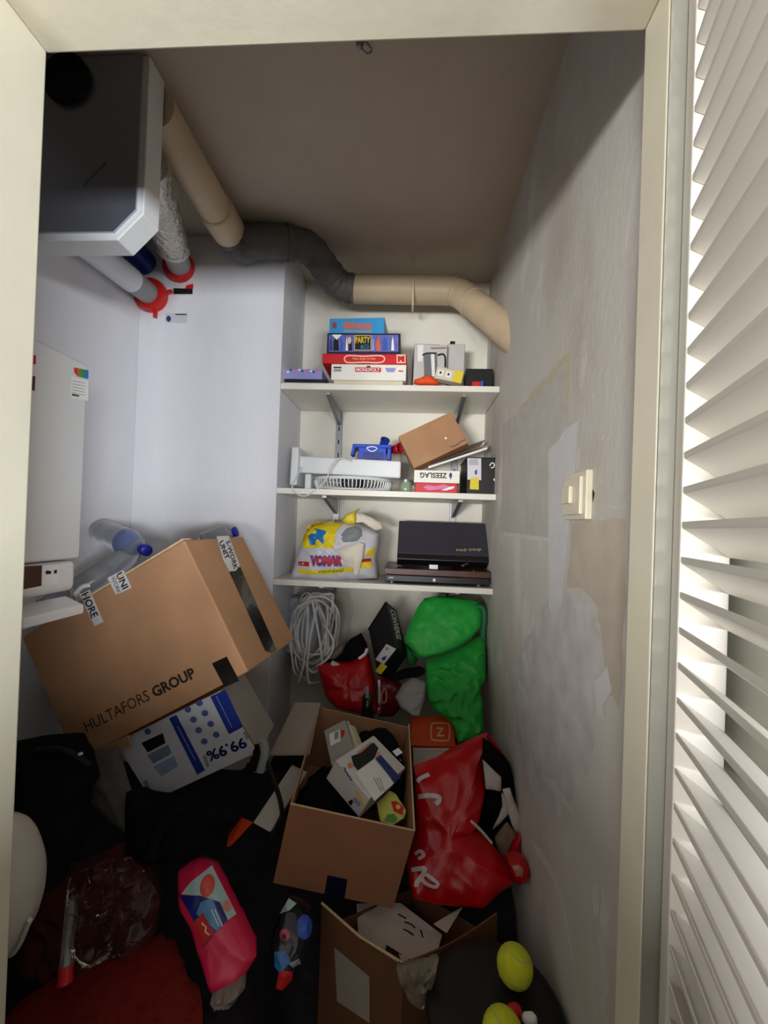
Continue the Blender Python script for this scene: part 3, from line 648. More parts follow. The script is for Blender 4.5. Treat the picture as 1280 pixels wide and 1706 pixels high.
# upside-down game, red box below
m_card = M('brown_cardboard', (176, 132, 96), .75, .1, 11, .05, bscale=120); m_cardl = M('light_cardboard', (188, 150, 112), .75, .08, 13)
m_cardedge = M('cardboard_cut_edge', (206, 178, 142), .85, .15, 90)
q = sbox(692, 762, 812, Z2, Z2+.038, 1.59, .17); t = thing('red_game_box', 'small red box below the upside-down white game', 'box', q[0]+q[1]/2)
b = mk('box_body', bev(box(*q), .0015, 1), m_redc, t); poly('printed_swirl', b, [(705, 812), (712, 808), (725, 810), (740, 807), (752, 811), (756, 816), (735, 815), (715, 817)], P_pnk, parent=b)
poly('printed_shine', b, [(735, 817), (750, 811), (757, 810), (757, 813), (745, 817)], P_wht, parent=b, lift=.0016)
q = sbox(690, 766, 793, Z2+.0385, at(728, 782, Y=1.585).z-.004, 1.585, .18, -2); t = thing('sea_battle_game_box', 'white game box lying upside down on the small red box', 'board game', q[0]+q[1]/2)
b = mk('box_body', bev(box(*q), .0015, 1), m_white, t)
text('lettering', b, 'ZEESLAG', (745, 788), (700, 787), (745, 797), P_blk, .03, parent=b)
ellipse('emblem', b, (751, 792), 2.6, 4.6, P_nav, parent=b); poly('emblem_stem', b, [(750.4, 796), (751.8, 796), (751.6, 799), (750.6, 799)], P_nav, parent=b, lift=.0016)
# dark open folder box and tilted brown box above
q = pbox(at(714, 778, Y=1.60), at(806, 752, Y=1.62), at(735, 764, Y=1.66), .012)
t = thing('open_album', 'open dark album with white page edges under the tilted box', 'album', q[0])
A1, A2, A3, A4 = at(714, 777, Y=1.59), at(812, 745, Y=1.60), at(816, 741, Y=1.72), at(728, 764, Y=1.72)
V_ = [A1, A2, A3, A4]; V_ += [p-Vector((0, 0, .008)) for p in V_]
mk('lower_cover', (V_, [(0,1,2,3), (7,6,5,4), (0,4,5,1), (1,5,6,2), (2,6,7,3), (3,7,4,0)]), m_white, t)
V2_ = [A1+Vector((0, .004, .004)), A2+Vector((-.03, .006, .005)), A3+Vector((-.02, 0, .02)), A4+Vector((.01, 0, .012))]; V2_ += [p-Vector((0, 0, .003)) for p in V2_]
mk('upper_cover', (V2_, [(0,1,2,3), (7,6,5,4), (0,4,5,1), (1,5,6,2), (2,6,7,3), (3,7,4,0)]), M('album_brown', (112, 82, 70), .5, .1), t)
q = pbox(at(690, 780, Y=1.60), at(780, 738, Y=1.61), at(668, 725, Y=1.625), .07)
t = thing('tilted_cardboard_box', 'plain brown cardboard box tilted on the middle shelf', 'box', q[0]+q[1]/2)
b = mk('box_body', bev(box(*q), .0015, 1), m_card, t)
mk('side_flap', bev(box(q[0]+q[1]*1.003+q[2]*.0, q[3]*.0+q[1].normalized()*.003, q[2]*.6, q[3]*.9), .0005, 1), m_cardl, t)
stroke('tape_mark', b, [(750, 744), (758, 743), (768, 736), (775, 733)], 2, M('print_darkbrown', (110, 84, 72), .5, 0), parent=b)
ellipse('white_spot', b, (743, 730), 2, 2, P_wht, n=8, parent=b)
# black shoe box at the right end
def shoelabel(b, q1, q2, par):
    poly('white_label', b, q1, M('label_white', (212, 210, 216), .5, .03), parent=par); poly('yellow_sticker', b, q2, M('sticker_yellow', (224, 200, 50), .5, .05), parent=par, lift=.0018)
q = sbox(778, 831, 790, Z2, Z2+.14, 1.60, .20, 0); t = thing('black_shoe_box', 'black shoe box with white label at the right end of the middle shelf', 'shoe box', q[0]+q[1]/2)
b = mk('box_body', bev(box(*q), .002, 1), m_blk, t)
mk('lid', bev(box(q[0]+q[2]*.99-Vector((.003, .003, .0)), q[1]*1.02, Vector((0, 0, .004)), q[3]*1.02), .001, 1), m_blk, t)
shoelabel(b, [(779, 763), (802, 763), (802, 800), (779, 799)], [(784, 796), (798, 796), (798, 816), (783, 815)], t)
for k in range(8): poly('barcode_bar', b, [(782+k*1.9, 765), (783+k*1.9, 765), (783+k*1.9, 775), (782+k*1.9, 775)], P_gry, parent=t, lift=.0022)
poly('size_mark', b, [(791, 785), (795, 782), (795, 790), (792, 791)], P_nav, parent=t, lift=.0022)
stroke('white_logo', b, [(816, 776), (820, 771), (824, 774), (822, 779), (818, 779)], 1.6, P_wht, parent=t); poly('white_logo', b, [(822, 799), (828, 793), (829, 798), (825, 803)], P_wht, parent=t)

# ------------------------------------------------------------------ lowest shelf: carrier bag and record player
Z3 = ZS[2]+.0005
m_bagw = M('white_poly_bag', (222, 222, 232), .4, .06, 10, .2, bscale=30, trans=.1)
t = thing('supermarket_bag', 'yellow and white plastic carrier bag of bottles on the lowest shelf', 'carrier bag', at(565, 966, Y=1.66))
bag = mk('bag_body', pillow([(484, 964), (490, 945), (498, 915), (510, 885), (522, 874), (555, 868), (575, 868), (600, 872), (620, 880), (634, 890), (634, 905), (628, 930), (632, 955), (632, 964), (560, 967)], 1.665, .08, .07, .013, 18, 14, 100, c=(562, 925), e=3, sharp=.5), m_bagw, t, smooth=True)
Yl = M('print_bag_yellow', (238, 214, 40), .45, .06, 12)
K = dict(parent=t, maxpx=4, lift=.0022)
poly('yellow_panel', bag, [(500, 913), (506, 893), (514, 876), (530, 870), (556, 868), (572, 872), (560, 885), (556, 914), (545, 914), (535, 911), (520, 914)], Yl, **K)
poly('yellow_band', bag, [(497, 948), (530, 950), (552, 948), (590, 944), (588, 952), (550, 957), (520, 957), (497, 955)], Yl, **K)
poly('yellow_patch', bag, [(606, 922), (626, 910), (622, 928), (612, 926)], Yl, **K)
poly('yellow_patch', bag, [(600, 938), (619, 935), (621, 945), (601, 947)], Yl, **K)
poly('blue_figure', bag, [(513, 893), (518, 889), (526, 889), (528, 884), (523, 881), (524, 880), (542, 884), (544, 887), (539, 893), (540, 904), (537, 906), (530, 898), (526, 900), (525, 908), (517, 908)], M('print_bag_blue', (30, 120, 200), .45, 0), **dict(K, lift=.0036))
poly('red_starred_bar', bag, [(497, 935), (515, 936), (515, 944), (497, 942)], P_red, **dict(K, lift=.0036))
for x in (500, 505, 511): ellipse('white_star', bag, (x, 939.5), 1.8, 1.8, P_wht, n=6, parent=t, lift=.0036)
poly('red_starred_bar', bag, [(601, 932), (618, 930), (619, 935), (602, 937)], P_red, **dict(K, lift=.0036))
V2, F2 = text2('VOMAR', (516, 944), (570, 944), (517, 925), .09); lay('lettering_outline', bag, V2, F2, P_blu, parent=t, lift=.004, maxpx=4)
V2, F2 = text2('VOMAR', (518, 942), (570, 942), (519, 926), .04); lay('lettering', bag, V2, F2, P_red, parent=t, lift=.0056, maxpx=4)
text('lettering', bag, 'voordeel', (530, 955), (572, 953), (530, 949), M('print_green', (90, 150, 60), .5, 0), .02, parent=t, lift=.0044, maxpx=5)
hd = M('bag_handle_cream', (222, 212, 196), .45, .06)
mk('handle', pillow([(558, 917), (575, 910), (598, 903), (606, 906), (604, 930), (596, 958), (590, 958), (588, 940), (590, 925), (578, 928), (592, 942), (576, 938), (566, 926)], 1.575, .006, .006, .003, 30, 6, 60, c=(588, 918)), hd, t, smooth=True)
mk('handle', pillow([(590, 855), (604, 856), (620, 862), (634, 872), (637, 880), (626, 884), (612, 876), (600, 868), (588, 872)], 1.63, .01, .01, .003, 30, 6, 50), hd, t, smooth=True)
mk('knotted_top', pillow([(570, 868), (576, 858), (590, 852), (600, 846), (592, 853), (594, 866), (592, 874), (580, 874)], 1.62, .02, .02, .003, 30, 6, 44), Yl, t, smooth=True)
m_pet = M('clear_pet', (222, 228, 236), .1, 0, trans=.86, ior=1.3)
m_petd = M('hazy_pet', (176, 186, 186), .15, .05, trans=.6, ior=1.3)
mk('bottle_in_bag', pillow([(560, 910), (564, 892), (578, 880), (592, 876), (602, 882), (604, 892), (598, 902), (580, 908)], 1.60, .02, .02, .004, 40, 7, 44), m_petd, t, smooth=True)
# record player
t = thing('record_player', 'wood-sided record player with raised smoked dust cover', 'record player', at(728, 975, Y=1.7))
xa = at(640, 950, Y=1.575).x; xb = at(818, 960, Y=1.575).x; zb0 = Z3+.008; zb1 = Z3+.056
m_wood = M('dark_brown_veneer', (86, 48, 36), .35, .25, 20, .1)
mk('plinth', bev(abox(xa, xb, 1.59, YN-.02, zb1-.024, zb1), .002, 1), m_wood, t)
fpn = mk('front_panel', bev(abox(xa+.008, xb-.002, 1.575, YN-.03, zb0, zb1-.024), .002, 1), M('black_panel', (22, 22, 26), .3, .05, coat=.3), t)
for k, x in enumerate((xa+.03, xb-.04)): mk('foot', lathe((x, 1.60, Z3), (0, 0, 1), [(0, .009), (.008, .01)], 12), m_metal, t)
mk('platter', lathe(((xa+xb)/2-.02, 1.715, zb1), (0, 0, 1), [(0, .105), (.012, .108), (.014, .1), (.014, .01), (.02, .004)], 40), M('platter_black', (28, 27, 30), .35, .05), t, smooth=True)
mk('tonearm', tube([(xb-.07, 1.78, zb1+.02), (xb-.075, 1.66, zb1+.024), (xb-.10, 1.62, zb1+.018)], .004, 8), m_metal, t)
mk('headshell', bev(abox((xa+xb)/2-.03, (xa+xb)/2+.006, 1.60, 1.62, zb1, zb1+.02), .002, 1), M('chrome', (150, 150, 156), .4, 0, metal=1), t)
mk('control_knob', lathe(((xa+xb)/2-.01, 1.575, (zb0+zb1-.024)/2), (0, -1, 0), [(0, .007), (.006, .006)], 14), MATS['chrome'], t)
for x in (xa+.035, xb-.06): mk('hinge_stud', lathe((x, 1.60, zb1), (0, 0, 1), [(0, .005), (.003, .004)], 10), MATS['chrome'], t)
poly('badge', fpn, [(648, 961.5), (656, 961.7), (656, 963), (648, 962.8)], P_wht, parent=t)
m_smoke = M('smoked_acrylic', (70, 68, 78), .08, 0, trans=.25, ior=1.35, coat=.3); m_cov = M('cover_black', (20, 18, 20), .3, .05)
ca, cb_ = at(662, 926, Y=1.66), at(815, 932, Y=1.66); ct = at(664, 872, Y=1.78)
U = Vector((cb_.x-ca.x, 0, 0)); V = Vector((0, .10, ct.z-ca.z)); W = Vector((0, .03, -.022))
mk('dust_cover', bev(box(Vector((ca.x, 1.66, ca.z+.012)), U, V, W), .003, 2), m_smoke, t)
lip = mk('cover_front_lip', bev(box(Vector((ca.x, 1.655, ca.z-.012)), U, Vector((0, .012, .028)), W*1.3), .003, 2), m_cov, t)
text('lettering', lip, 'direct drive', (802, 913.5), (760, 914.5), (802, 918.5), M('print_olive', (150, 142, 96), .5, 0), .01, parent=lip)
mk('cover_hinge', abox(xa+.06, xa+.09, YN-.05, YN-.025, zb1, ct.z-.02), m_cov, t); mk('cover_hinge', abox(xb-.09, xb-.06, YN-.05, YN-.025, zb1, ct.z-.02), m_cov, t)
#NEXT2
# ------------------------------------------------------------------ the heap on the floor
def cr(off, k):                                # picture coordinates from an enlarged study of the photograph
    return lambda *L: [(off[0]+a/k, off[1]+b/k) for a, b in L]
c5 = cr((0, 840), 2.4615); c6 = cr((440, 960), 2.783); c7 = cr((380, 1140), 2.4615); c8 = cr((0, 1200), 2.56); cp = cr((280, 1400), 4.571)
cq = cr((340, 860), 5.6875); cw = cr((120, 1040), 3.765); ch_ = cr((530, 1180), 7.53); cR = cr((680, 1200), 5.33); cb1 = cr((400, 1400), 2.133)
def sst(a, b, x): t = max(0, min(1, (x-a)/(b-a))); return t*t*(3-2*t)
def heap_h(x, y):
    left = 1-sst(-.34, -.22, x); front = 1-sst(1.0, 1.12, y); nic = sst(1.45, 1.6, y)
    h = .44*(1-front)+.12*front; h = h*(1-left)+.40*left; h = h*(1-nic)+.50*nic
    h *= sst(.56, .66, y)*.9+.1
    return h+.022*noise.noise(Vector((x*7, y*7, 1)))+.012*noise.noise(Vector((x*19, y*19, 4)))
V_, F_ = [], []
nx, ny = 64, 56; xs = [XL+.01+(XW-.01-XL-.01)*i/nx for i in range(nx+1)]; ys = [.56+(1.545-.56)*j/ny for j in range(ny+1)]
def grid(xs, ys):
    V_, F_ = [], []; n = len(xs); m = len(ys)
    for zf in (1, 0):
        for y in ys:
            for x in xs: V_.append((x, y, heap_h(x, y) if zf else .003))
    for j in range(m-1):
        for i in range(n-1):
            a = j*n+i; F_.append((a, a+1, a+n+1, a+n)); F_.append((n*m+a, n*m+a+n, n*m+a+n+1, n*m+a+1))
    edge = [i for i in range(n)]+[j*n+n-1 for j in range(1, m)]+[(m-1)*n+i for i in range(n-2, -1, -1)]+[j*n for j in range(m-2, 0, -1)]
    for k in range(len(edge)):
        a, b = edge[k], edge[(k+1) % len(edge)]; F_.append((a, n*m+a, n*m+b, b))
    return V_, F_
m_dark = M('dark_blanket', (34, 31, 31), .95, .3, 30, .3, bscale=90, spec=.1); m_dark2 = M('charcoal_cloth', (52, 50, 52), .95, .2, 40, .3, bscale=110, spec=.1)
mk('dark_blanket', grid(xs, ys), m_dark2, smooth=True, label='charcoal blanket crumpled over the floor under the whole heap', cat='blanket')
xs = [XN+.015+(XW-.01-XN-.015)*i/36 for i in range(37)]; ys = [1.55+(YN-.012-1.55)*j/16 for j in range(17)]
mk('dark_clothes_heap', grid(xs, ys), m_dark, smooth=True, label='black clothes pressed into the bottom of the niche', cat='clothes')

# large brown carton with black lettering
HR = [[.85365, .12179, -.50640], [-.10979, .99251, .05363], [.50914, .00982, .86063]]
q = fitbox((-.686, 1.154, 1.072), HR, (.555, .283, .359))
t = thing('large_cardboard_box', 'large taped cardboard box with black printed name, tilted under the boiler', 'cardboard box', q[0]+q[1]/2+q[3]/2)
hb = mk('box_body', bev(box(*q), .004, 2), m_card, t)
nrm = -q[3].normalized()
mk('top_flap_edge', box(q[0]+q[2]+q[1]*.1, q[1]*.9, nrm*.004+q[2].normalized()*.004, q[3].normalized()*.03), m_cardedge, t)
mk('bottom_flap', bev(box(q[0]+q[1]*.02-q[2].normalized()*.001, q[1]*.30, -q[2]*.08, q[3].normalized()*.005), .001, 1), m_card, t)
text('lettering', hb, 'HULTAFORS', (145, 1220), (251, 1166), (138, 1203), M('print_ink', (44, 32, 26), .6, 0), 0, parent=hb)
text('lettering', hb, 'GROUP', (258, 1163), (328, 1128), (250, 1146), MATS['print_ink'], .035, parent=hb)
m_tape = M('black_tape', (26, 24, 22), .15, .1, coat=.4); m_ltape = M('printed_tape', (206, 204, 204), .25, .05)
poly('black_label', hb, cq((75, 1395), (215, 1330), (335, 1560), (195, 1620)), m_tape, parent=hb)
poly('dark_tape', hb, cq((240, 530), (345, 480), (690, 1265), (640, 1300), (580, 1275)), m_tape, parent=hb)
tp_ = poly('printed_tape', hb, cq((118, 190), (235, 185), (340, 465), (300, 520), (240, 520), (180, 410)), m_ltape, parent=hb, lift=.002)
text('lettering', hb, 'UNIT', cq((140, 250))[0], cq((205, 415))[0], cq((180, 225))[0], P_blk, .03, parent=hb, lift=.003)
text('lettering', hb, 'S-WORK', cq((205, 240))[0], cq((285, 510))[0], cq((245, 225))[0], P_blk, .02, parent=hb, lift=.003)
poly('printed_tape', hb, c5((440, 302), (507, 270), (540, 343), (476, 371)), m_ltape, parent=hb, lift=.002)
text('lettering', hb, 'UNI', c5((474, 290))[0], c5((502, 352))[0], c5((500, 277))[0], P_blk, .02, parent=hb, lift=.003)
text('lettering', hb, 'WORK', c5((455, 302))[0], c5((482, 368))[0], c5((470, 294))[0], P_blk, 0, parent=hb, lift=.003)
poly('printed_tape', hb, c5((325, 372), (368, 350), (425, 482), (388, 500)), m_ltape, parent=hb, lift=.002)
text('lettering', hb, 'HORE', c5((333, 372))[0], c5((375, 470))[0], c5((362, 358))[0], P_blk, .02, parent=hb, lift=.003)
mk('curled_tape_end', tube(spline([at(150, 975, Y=1.03), at(137, 978, Y=1.02), at(126, 990, Y=1.02), at(128, 1003, Y=1.03), at(140, 1012, Y=1.035)], 5), .006, 6), m_ltape, t)
mk('torn_paper', pillow(c5((255, 432), (290, 415), (330, 410), (335, 425), (290, 442)), 1.04, .006, .006, .003, 60, 4, 24), P_wht, t)

# white and blue carton printed upside down
WR = [[.86561, .02559, -.50006], [-.09058, .99022, -.10612], [.49245, .13716, .85946]]
q = fitbox((-.560, 1.102, .834), WR, (.341, .111, .187))
t = thing('printed_white_carton', 'white and blue printed carton lying upside down below the large box', 'carton', q[0]+q[1]/2+q[3]/2)
m_wc = M('white_gloss_card', (212, 214, 222), .35, .04)
wb = mk('carton_body', bev(box(*q), .003, 2), m_card, t)
mk('white_front', bev(box(q[0]-q[3].normalized()*.0015+q[1]*.004+q[2]*.004, q[1]*.992, q[2]*.99, q[3].normalized()*.001), .0004, 1), m_wc, t)
K = dict(parent=t, lift=.0035)
poly('blue_stripe', wb, cw((608, 590), (655, 568), (835, 915), (785, 945)), P_blu if False else M('print_royal', (36, 60, 150), .4, 0), **K)
stroke('pale_print_line', wb, cw((662, 640), (772, 850)), 1.6, P_lil, sm=1, parent=t, lift=.0045)
poly('blue_panel', wb, cw((868, 455), (962, 410), (1072, 645), (985, 690)), MATS['print_royal'], **K)
stroke('silver_line', wb, cw((905, 450), (1005, 650)), 1.4, P_lil, sm=1, parent=t, lift=.0045)
text('lettering', wb, '99.9%', cw((1078, 705))[0], cw((835, 800))[0], cw((1105, 770))[0], M('print_navy_ink', (26, 34, 84), .4, 0), .03, **K)
for (a, b) in ((727, 535), (800, 495), (762, 598), (834, 558), (795, 665), (870, 625), (830, 735), (905, 693), (475, 673)):
    x, y = cw((a, b))[0]; ellipse('blue_dot', wb, (x, y), 5.6, 5.2, M('print_periwinkle', (84, 100, 170), .4, .1), n=14, **K)
for P, mm in ((((435, 745), (570, 682), (587, 745), (475, 805)), P_blk), (((470, 822), (605, 755), (625, 810), (512, 875)), M('print_bluegrey', (120, 140, 168), .4, .2, 60)), (((510, 895), (640, 825), (665, 890), (560, 955)), M('print_iceblue', (150, 170, 205), .4, .2, 60))):
    poly('product_picture', wb, cw(*P), mm, **K)
poly('grey_print', wb, cw((445, 985), (470, 975), (495, 1040), (470, 1050)), P_gry, **K); poly('grey_print', wb, cw((820, 830), (840, 820), (862, 890), (845, 898)), P_gry, **K)
poly('grey_print', wb, cw((1072, 680), (1090, 670), (1112, 715), (1096, 725)), P_gry, **K)
mk('grey_end_flap', bev(box(q[0]+q[1]*1.004-q[3]*.0, q[1].normalized()*.003, q[2]*1.0, q[3]*.98), .0008, 1), M('grey_board', (150, 140, 134), .7, .08), t)

# clear bottles piled on the large box
def bottle(base, top, r, label, capmat, group='empty clear bottles by the boiler', band=True):
    base, top = Vector(base), Vector(top); d = top-base; L = d.length
    tt = thing('plastic_bottle', label, 'bottle', base, group)
    mk('bottle_body', lathe(base, d, [(0, r*.5), (.004, r*.9), (L*.06, r), (L*.2, r*.97), (L*.24, r), (L*.4, r*.95), (L*.44, r), (L*.62, r), (L*.78, r*.7), (L*.87, .016), (L*.9, .014)], 24), m_pet, tt, smooth=True)
    mk('cap', lathe(base+d*.9, d, [(0, .0155), (.004, .017), (L*.085, .017), (L*.09, .015)], 18), capmat, tt, smooth=True)
    if band: mk('label_band', lathe(base+d*.60, d, [(0, r*1.01), (L*.04, r*.95), (L*.06, r*.9)], 24), M('bottle_band_blue', (70, 104, 176), .4, .1), tt, smooth=True)
    return tt
capb = M('blue_cap', (20, 30, 140), .4, .05)
bottle(at(168, 884, Y=1.36), at(246, 918, Y=1.17), .042, 'clear bottle with dark blue cap and blue band, topmost against the wall', capb)
bottle(at(128, 985, Y=1.13), at(246, 905, Y=1.26), .036, 'clear bottle without coloured cap lying along the large box edge', M('clear_cap', (200, 206, 214), .2, .03, trans=.5), band=False)
bottle(at(120, 1000, Y=1.16), at(60, 1010, Y=1.10), .032, 'clear bottle half hidden behind the boiler flap', M('clear_cap2', (170, 176, 190), .2, .03, trans=.5), band=False)
bottle(at(338, 905, Y=1.325), at(395, 885, Y=1.325), .034, 'clear bottle with blue cap peeping over the right end of the large box', capb, band=False)

# open brown box and what is in it
OR = [[.97888, -.04275, .19991], [.07840, .98162, -.17398], [-.18880, .18597, .96424]]
oc_ = Vector((-.139, 1.166, .666)); od = (.297, .38, .227)
O, U, V, W = fitbox(oc_, OR, od); un_, vn, wn_ = U.normalized(), V.normalized(), W.normalized(); th = .004
t = thing('open_cardboard_box', 'open brown cardboard box full of small things in the middle of the heap', 'cardboard box', O+U/2+W/2)
fw_ = mk('front_panel', bev(box(O, U, V, wn_*th), .001, 1), M('brown_cardboard_warm', (170, 118, 88), .75, .1, 11, .05, bscale=120), t)
mk('rear_panel', bev(box(O+W-wn_*th, U, V*.96, wn_*th), .001, 1), m_card, t)
mk('left_panel', bev(box(O+wn_*th, un_*th, V, W-wn_*2*th), .001, 1), m_card, t)
mk('right_panel', bev(box(O+U-un_*th+wn_*th, un_*th, V, W-wn_*2*th), .001, 1), m_card, t)
mk('bottom_panel', box(O+un_*th+wn_*th, U-un_*2*th, vn*th, W-wn_*2*th), m_card, t)
mk('cut_rim', box(O+V, U, vn*.0012, wn_*th), m_cardedge, t); mk('cut_rim', box(O+V+U-un_*th, un_*th, vn*.0012, W), m_cardedge, t)
fl = [at(534, 1171, Y=1.315), at(516, 1256, Y=1.13), at(449, 1257, Y=1.17), at(492, 1170, Y=1.36)]
fl += [p-Vector((0, 0, .004)) for p in fl]
mk('left_flap', (fl, [(0,1,2,3), (7,6,5,4), (0,4,5,1), (1,5,6,2), (2,6,7,3), (3,7,4,0)]), M('grey_beige_board', (168, 156, 142), .7, .08), t)
poly('navy_tape', fw_, c7((408, 783), (490, 800), (478, 880), (395, 860)), M('navy_tape', (16, 18, 52), .35, .05), parent=fw_)
rb_ = thing('black_garments', 'black garments filling the open brown box', 'clothes', oc_-V*.4)
ip = lambda a, b, c_: O+U*a+V*b+W*c_                      # a point inside the box
def lump(C, rx, ry, rz, amp=.012, n=22, m=14, seed=0):
    V_, F_ = [], []
    for j in range(m+1):
        ph = math.pi*j/m
        for i in range(n):
            a = 2*math.pi*i/n; d = Vector((math.sin(ph)*math.cos(a), math.sin(ph)*math.sin(a), math.cos(ph)))
            k = 1+ (noise.noise(d*1.8+Vector((seed, 0, 0)))*.35+noise.noise(d*5+Vector((0, seed, 0)))*.15)*amp/.02
            V_.append(Vector(C)+Vector((d.x*rx, d.y*ry, d.z*rz))*k)
    for j in range(m):
        for i in range(n): F_.append((j*n+i, j*n+(i+1) % n, (j+1)*n+(i+1) % n, (j+1)*n+i))
    return V_, F_
m_bk = M('black_fabric', (17, 15, 18), .9, .2, 40, .2, bscale=90, spec=.15)
mk('garment', lump(ip(.3, .34, .42), .085, .13, .075, .012, seed=2), m_bk, rb_, smooth=True)
mk('garment', lump(ip(.68, .48, .72), .085, .075, .085, .012, seed=5), m_bk, rb_, smooth=True)
mk('garment_fold', tube(spline([ip(.55, .7, .85), ip(.72, .95, .8), ip(.86, .85, .6), ip(.9, .6, .45)], 5), .028, 10), m_bk, rb_, smooth=True)
tg = at(662, 1254, Y=1.12); mk('white_tag', box(at(654, 1252, Y=1.16), at(664, 1246, Y=1.16)-at(654, 1252, Y=1.16), at(661, 1260, Y=1.15)-at(654, 1252, Y=1.16), Vector((0, .001, 0))), P_wht, rb_)
# white carton of a hair tool
XR = [[.77199, .48226, .41406], [-.44886, .87486, -.18207], [-.45005, -.04530, .89185]]
q = fitbox((-.092, 1.118, .752), XR, (.124, .176, .064))
t = thing('appliance_carton', 'white appliance carton with navy stripe on top of the open box', 'carton', q[0]+q[1]/2+q[3]/2)
m_ac = M('appliance_white', (214, 212, 210), .35, .03)
ab = mk('carton_body', bev(box(*q), .002, 1), m_ac, t)
K = dict(parent=ab, lift=.0014)
poly('dark_picture', ab, ch_((415, 600), (530, 560), (640, 450), (700, 430), (760, 500), (705, 630), (500, 780), (450, 720)), P_blk, **K)
poly('peach_print', ab, ch_((480, 560), (660, 420), (680, 432), (600, 510), (520, 570)), M('print_peach', (214, 150, 124), .4, 0), **K)
poly('peach_print', ab, ch_((735, 540), (790, 560), (735, 620), (708, 610)), MATS['print_peach'], **K)
ellipse('orange_print', ab, ch_((405, 715))[0], 5, 4.5, M('print_apricot', (222, 140, 90), .4, 0), **K)
poly('navy_stripe', ab, ch_((720, 632), (785, 580), (1040, 870), (960, 930)), P_nav, **K)
poly('white_panel', ab, ch_((470, 810), (708, 640), (955, 940), (710, 1165)), P_wht, **K)
for k in range(3):
    a = ch_((700+38*k, 870), (790+22*k, 1040)); stroke('small_print', ab, a, 1.1, M('print_rose', (170, 110, 120), .5, 0), sm=1, parent=ab, lift=.0022)
stroke('dark_script', ab, ch_((318, 740), (345, 765), (340, 790), (370, 810), (372, 840), (400, 855), (405, 880), (430, 905)), 2.4, P_nav, parent=ab, lift=.0014)
poly('yellow_flash', ab, ch_((455, 1040), (495, 1035), (590, 1215), (565, 1235)), P_yel, **K)
poly('black_flash', ab, ch_((375, 1175), (425, 1140), (440, 1180), (410, 1228)), P_blk, **K); poly('lilac_flash', ab, ch_((425, 1150), (470, 1110), (540, 1200), (510, 1235)), P_lil, **K)
mk('hang_tab', bev(box(at(655, 1262, Y=1.20), at(664, 1270, Y=1.19)-at(655, 1262, Y=1.20), Vector((.008, 0, .006)), Vector((0, .001, -.001))), .0003, 1), m_ac, t)
# barcode carton
q = pbox(at(552, 1276, Y=1.16), at(590, 1256, Y=1.17), at(549, 1212, Y=1.25), .05)
t = thing('barcode_carton', 'narrow grey carton with barcode behind the appliance carton', 'carton', q[0]+q[1]/2)
bb2 = mk('carton_body', bev(box(*q), .002, 1), M('grey_green_card', (164, 166, 154), .45, .08), t)
poly('barcode_field', bb2, ch_((142, 320), (272, 265), (285, 410), (158, 475)), P_wht, parent=bb2)
for k in range(7): poly('barcode_bar', bb2, ch_((205+k*8, 305-k*3), (209+k*8, 303-k*3), (213+k*8, 395-k*4), (209+k*8, 397-k*4)), P_blk, parent=bb2, lift=.002)
poly('red_print', bb2, ch_((285, 275), (335, 270), (330, 330), (295, 380)), P_red, parent=bb2)
q = pbox(at(585, 1262, Y=1.20), at(599, 1248, Y=1.20), at(581, 1206, Y=1.27), .03)
t = thing('cream_packet', 'tall cream packet standing between barcode carton and black garments', 'packet', q[0]+q[1]/2)
cpk = mk('packet_body', bev(box(*q), .003, 2), m_cream, t); mk('packet_fold', bev(box(q[0]+q[2], q[1], q[2].normalized()*.012, q[3].normalized()*.004), .001, 1), m_cream, t)
# colourful pack in the front right corner
t = thing('fruit_print_pack', 'yellow green pack with red print in the open box', 'packet', at(655, 1370, Y=1.02))
fp = mk('pack_body', pillow(ch_((735, 1190), (900, 1030), (980, 1080), (1110, 1290), (1080, 1380), (960, 1460), (780, 1420)), (1.09, 1.02), .014, .02, .003, 40, 7, 44), M('pack_yellow', (206, 206, 110), .35, .1), t, smooth=True)
poly('red_print', fp, ch_((915, 1170), (980, 1160), (1075, 1240), (1060, 1340), (1010, 1320), (950, 1290)), P_red, parent=t, maxpx=4); ellipse('yellow_print', fp, ch_((1005, 1235))[0], 4, 4, P_yel, parent=t, lift=.002)
poly('green_print', fp, ch_((870, 1330), (960, 1320), (1000, 1390), (960, 1440), (830, 1410)), MATS['print_green'], parent=t, maxpx=4, lift=.002)
# umbrella standing at the back of the box
t = thing('folded_umbrella', 'black folded umbrella with rounded handle at the back of the open box', 'umbrella', at(612, 1235, Y=1.33))
ua, ub = at(606, 1250, Y=1.33), at(612, 1180, Y=1.40)
mk('canopy', tube(spline([ua, ua.lerp(ub, .5)+Vector((.004, 0, 0)), ub], 5), [.03-.001*i for i in range(11)], 14), m_bk, t, smooth=True)
mk('handle', lathe(ub, (ub-ua), [(0, .016), (.02, .02), (.04, .019), (.05, .01)], 16), M('black_gloss', (14, 13, 14), .15, .05), t, smooth=True)
mk('wrist_strap', tube([ub+Vector((0, -.01, .04)), ub+Vector((-.002, -.012, .075))], .006, 8), M('strap_grey', (150, 140, 138), .6, .05), t)

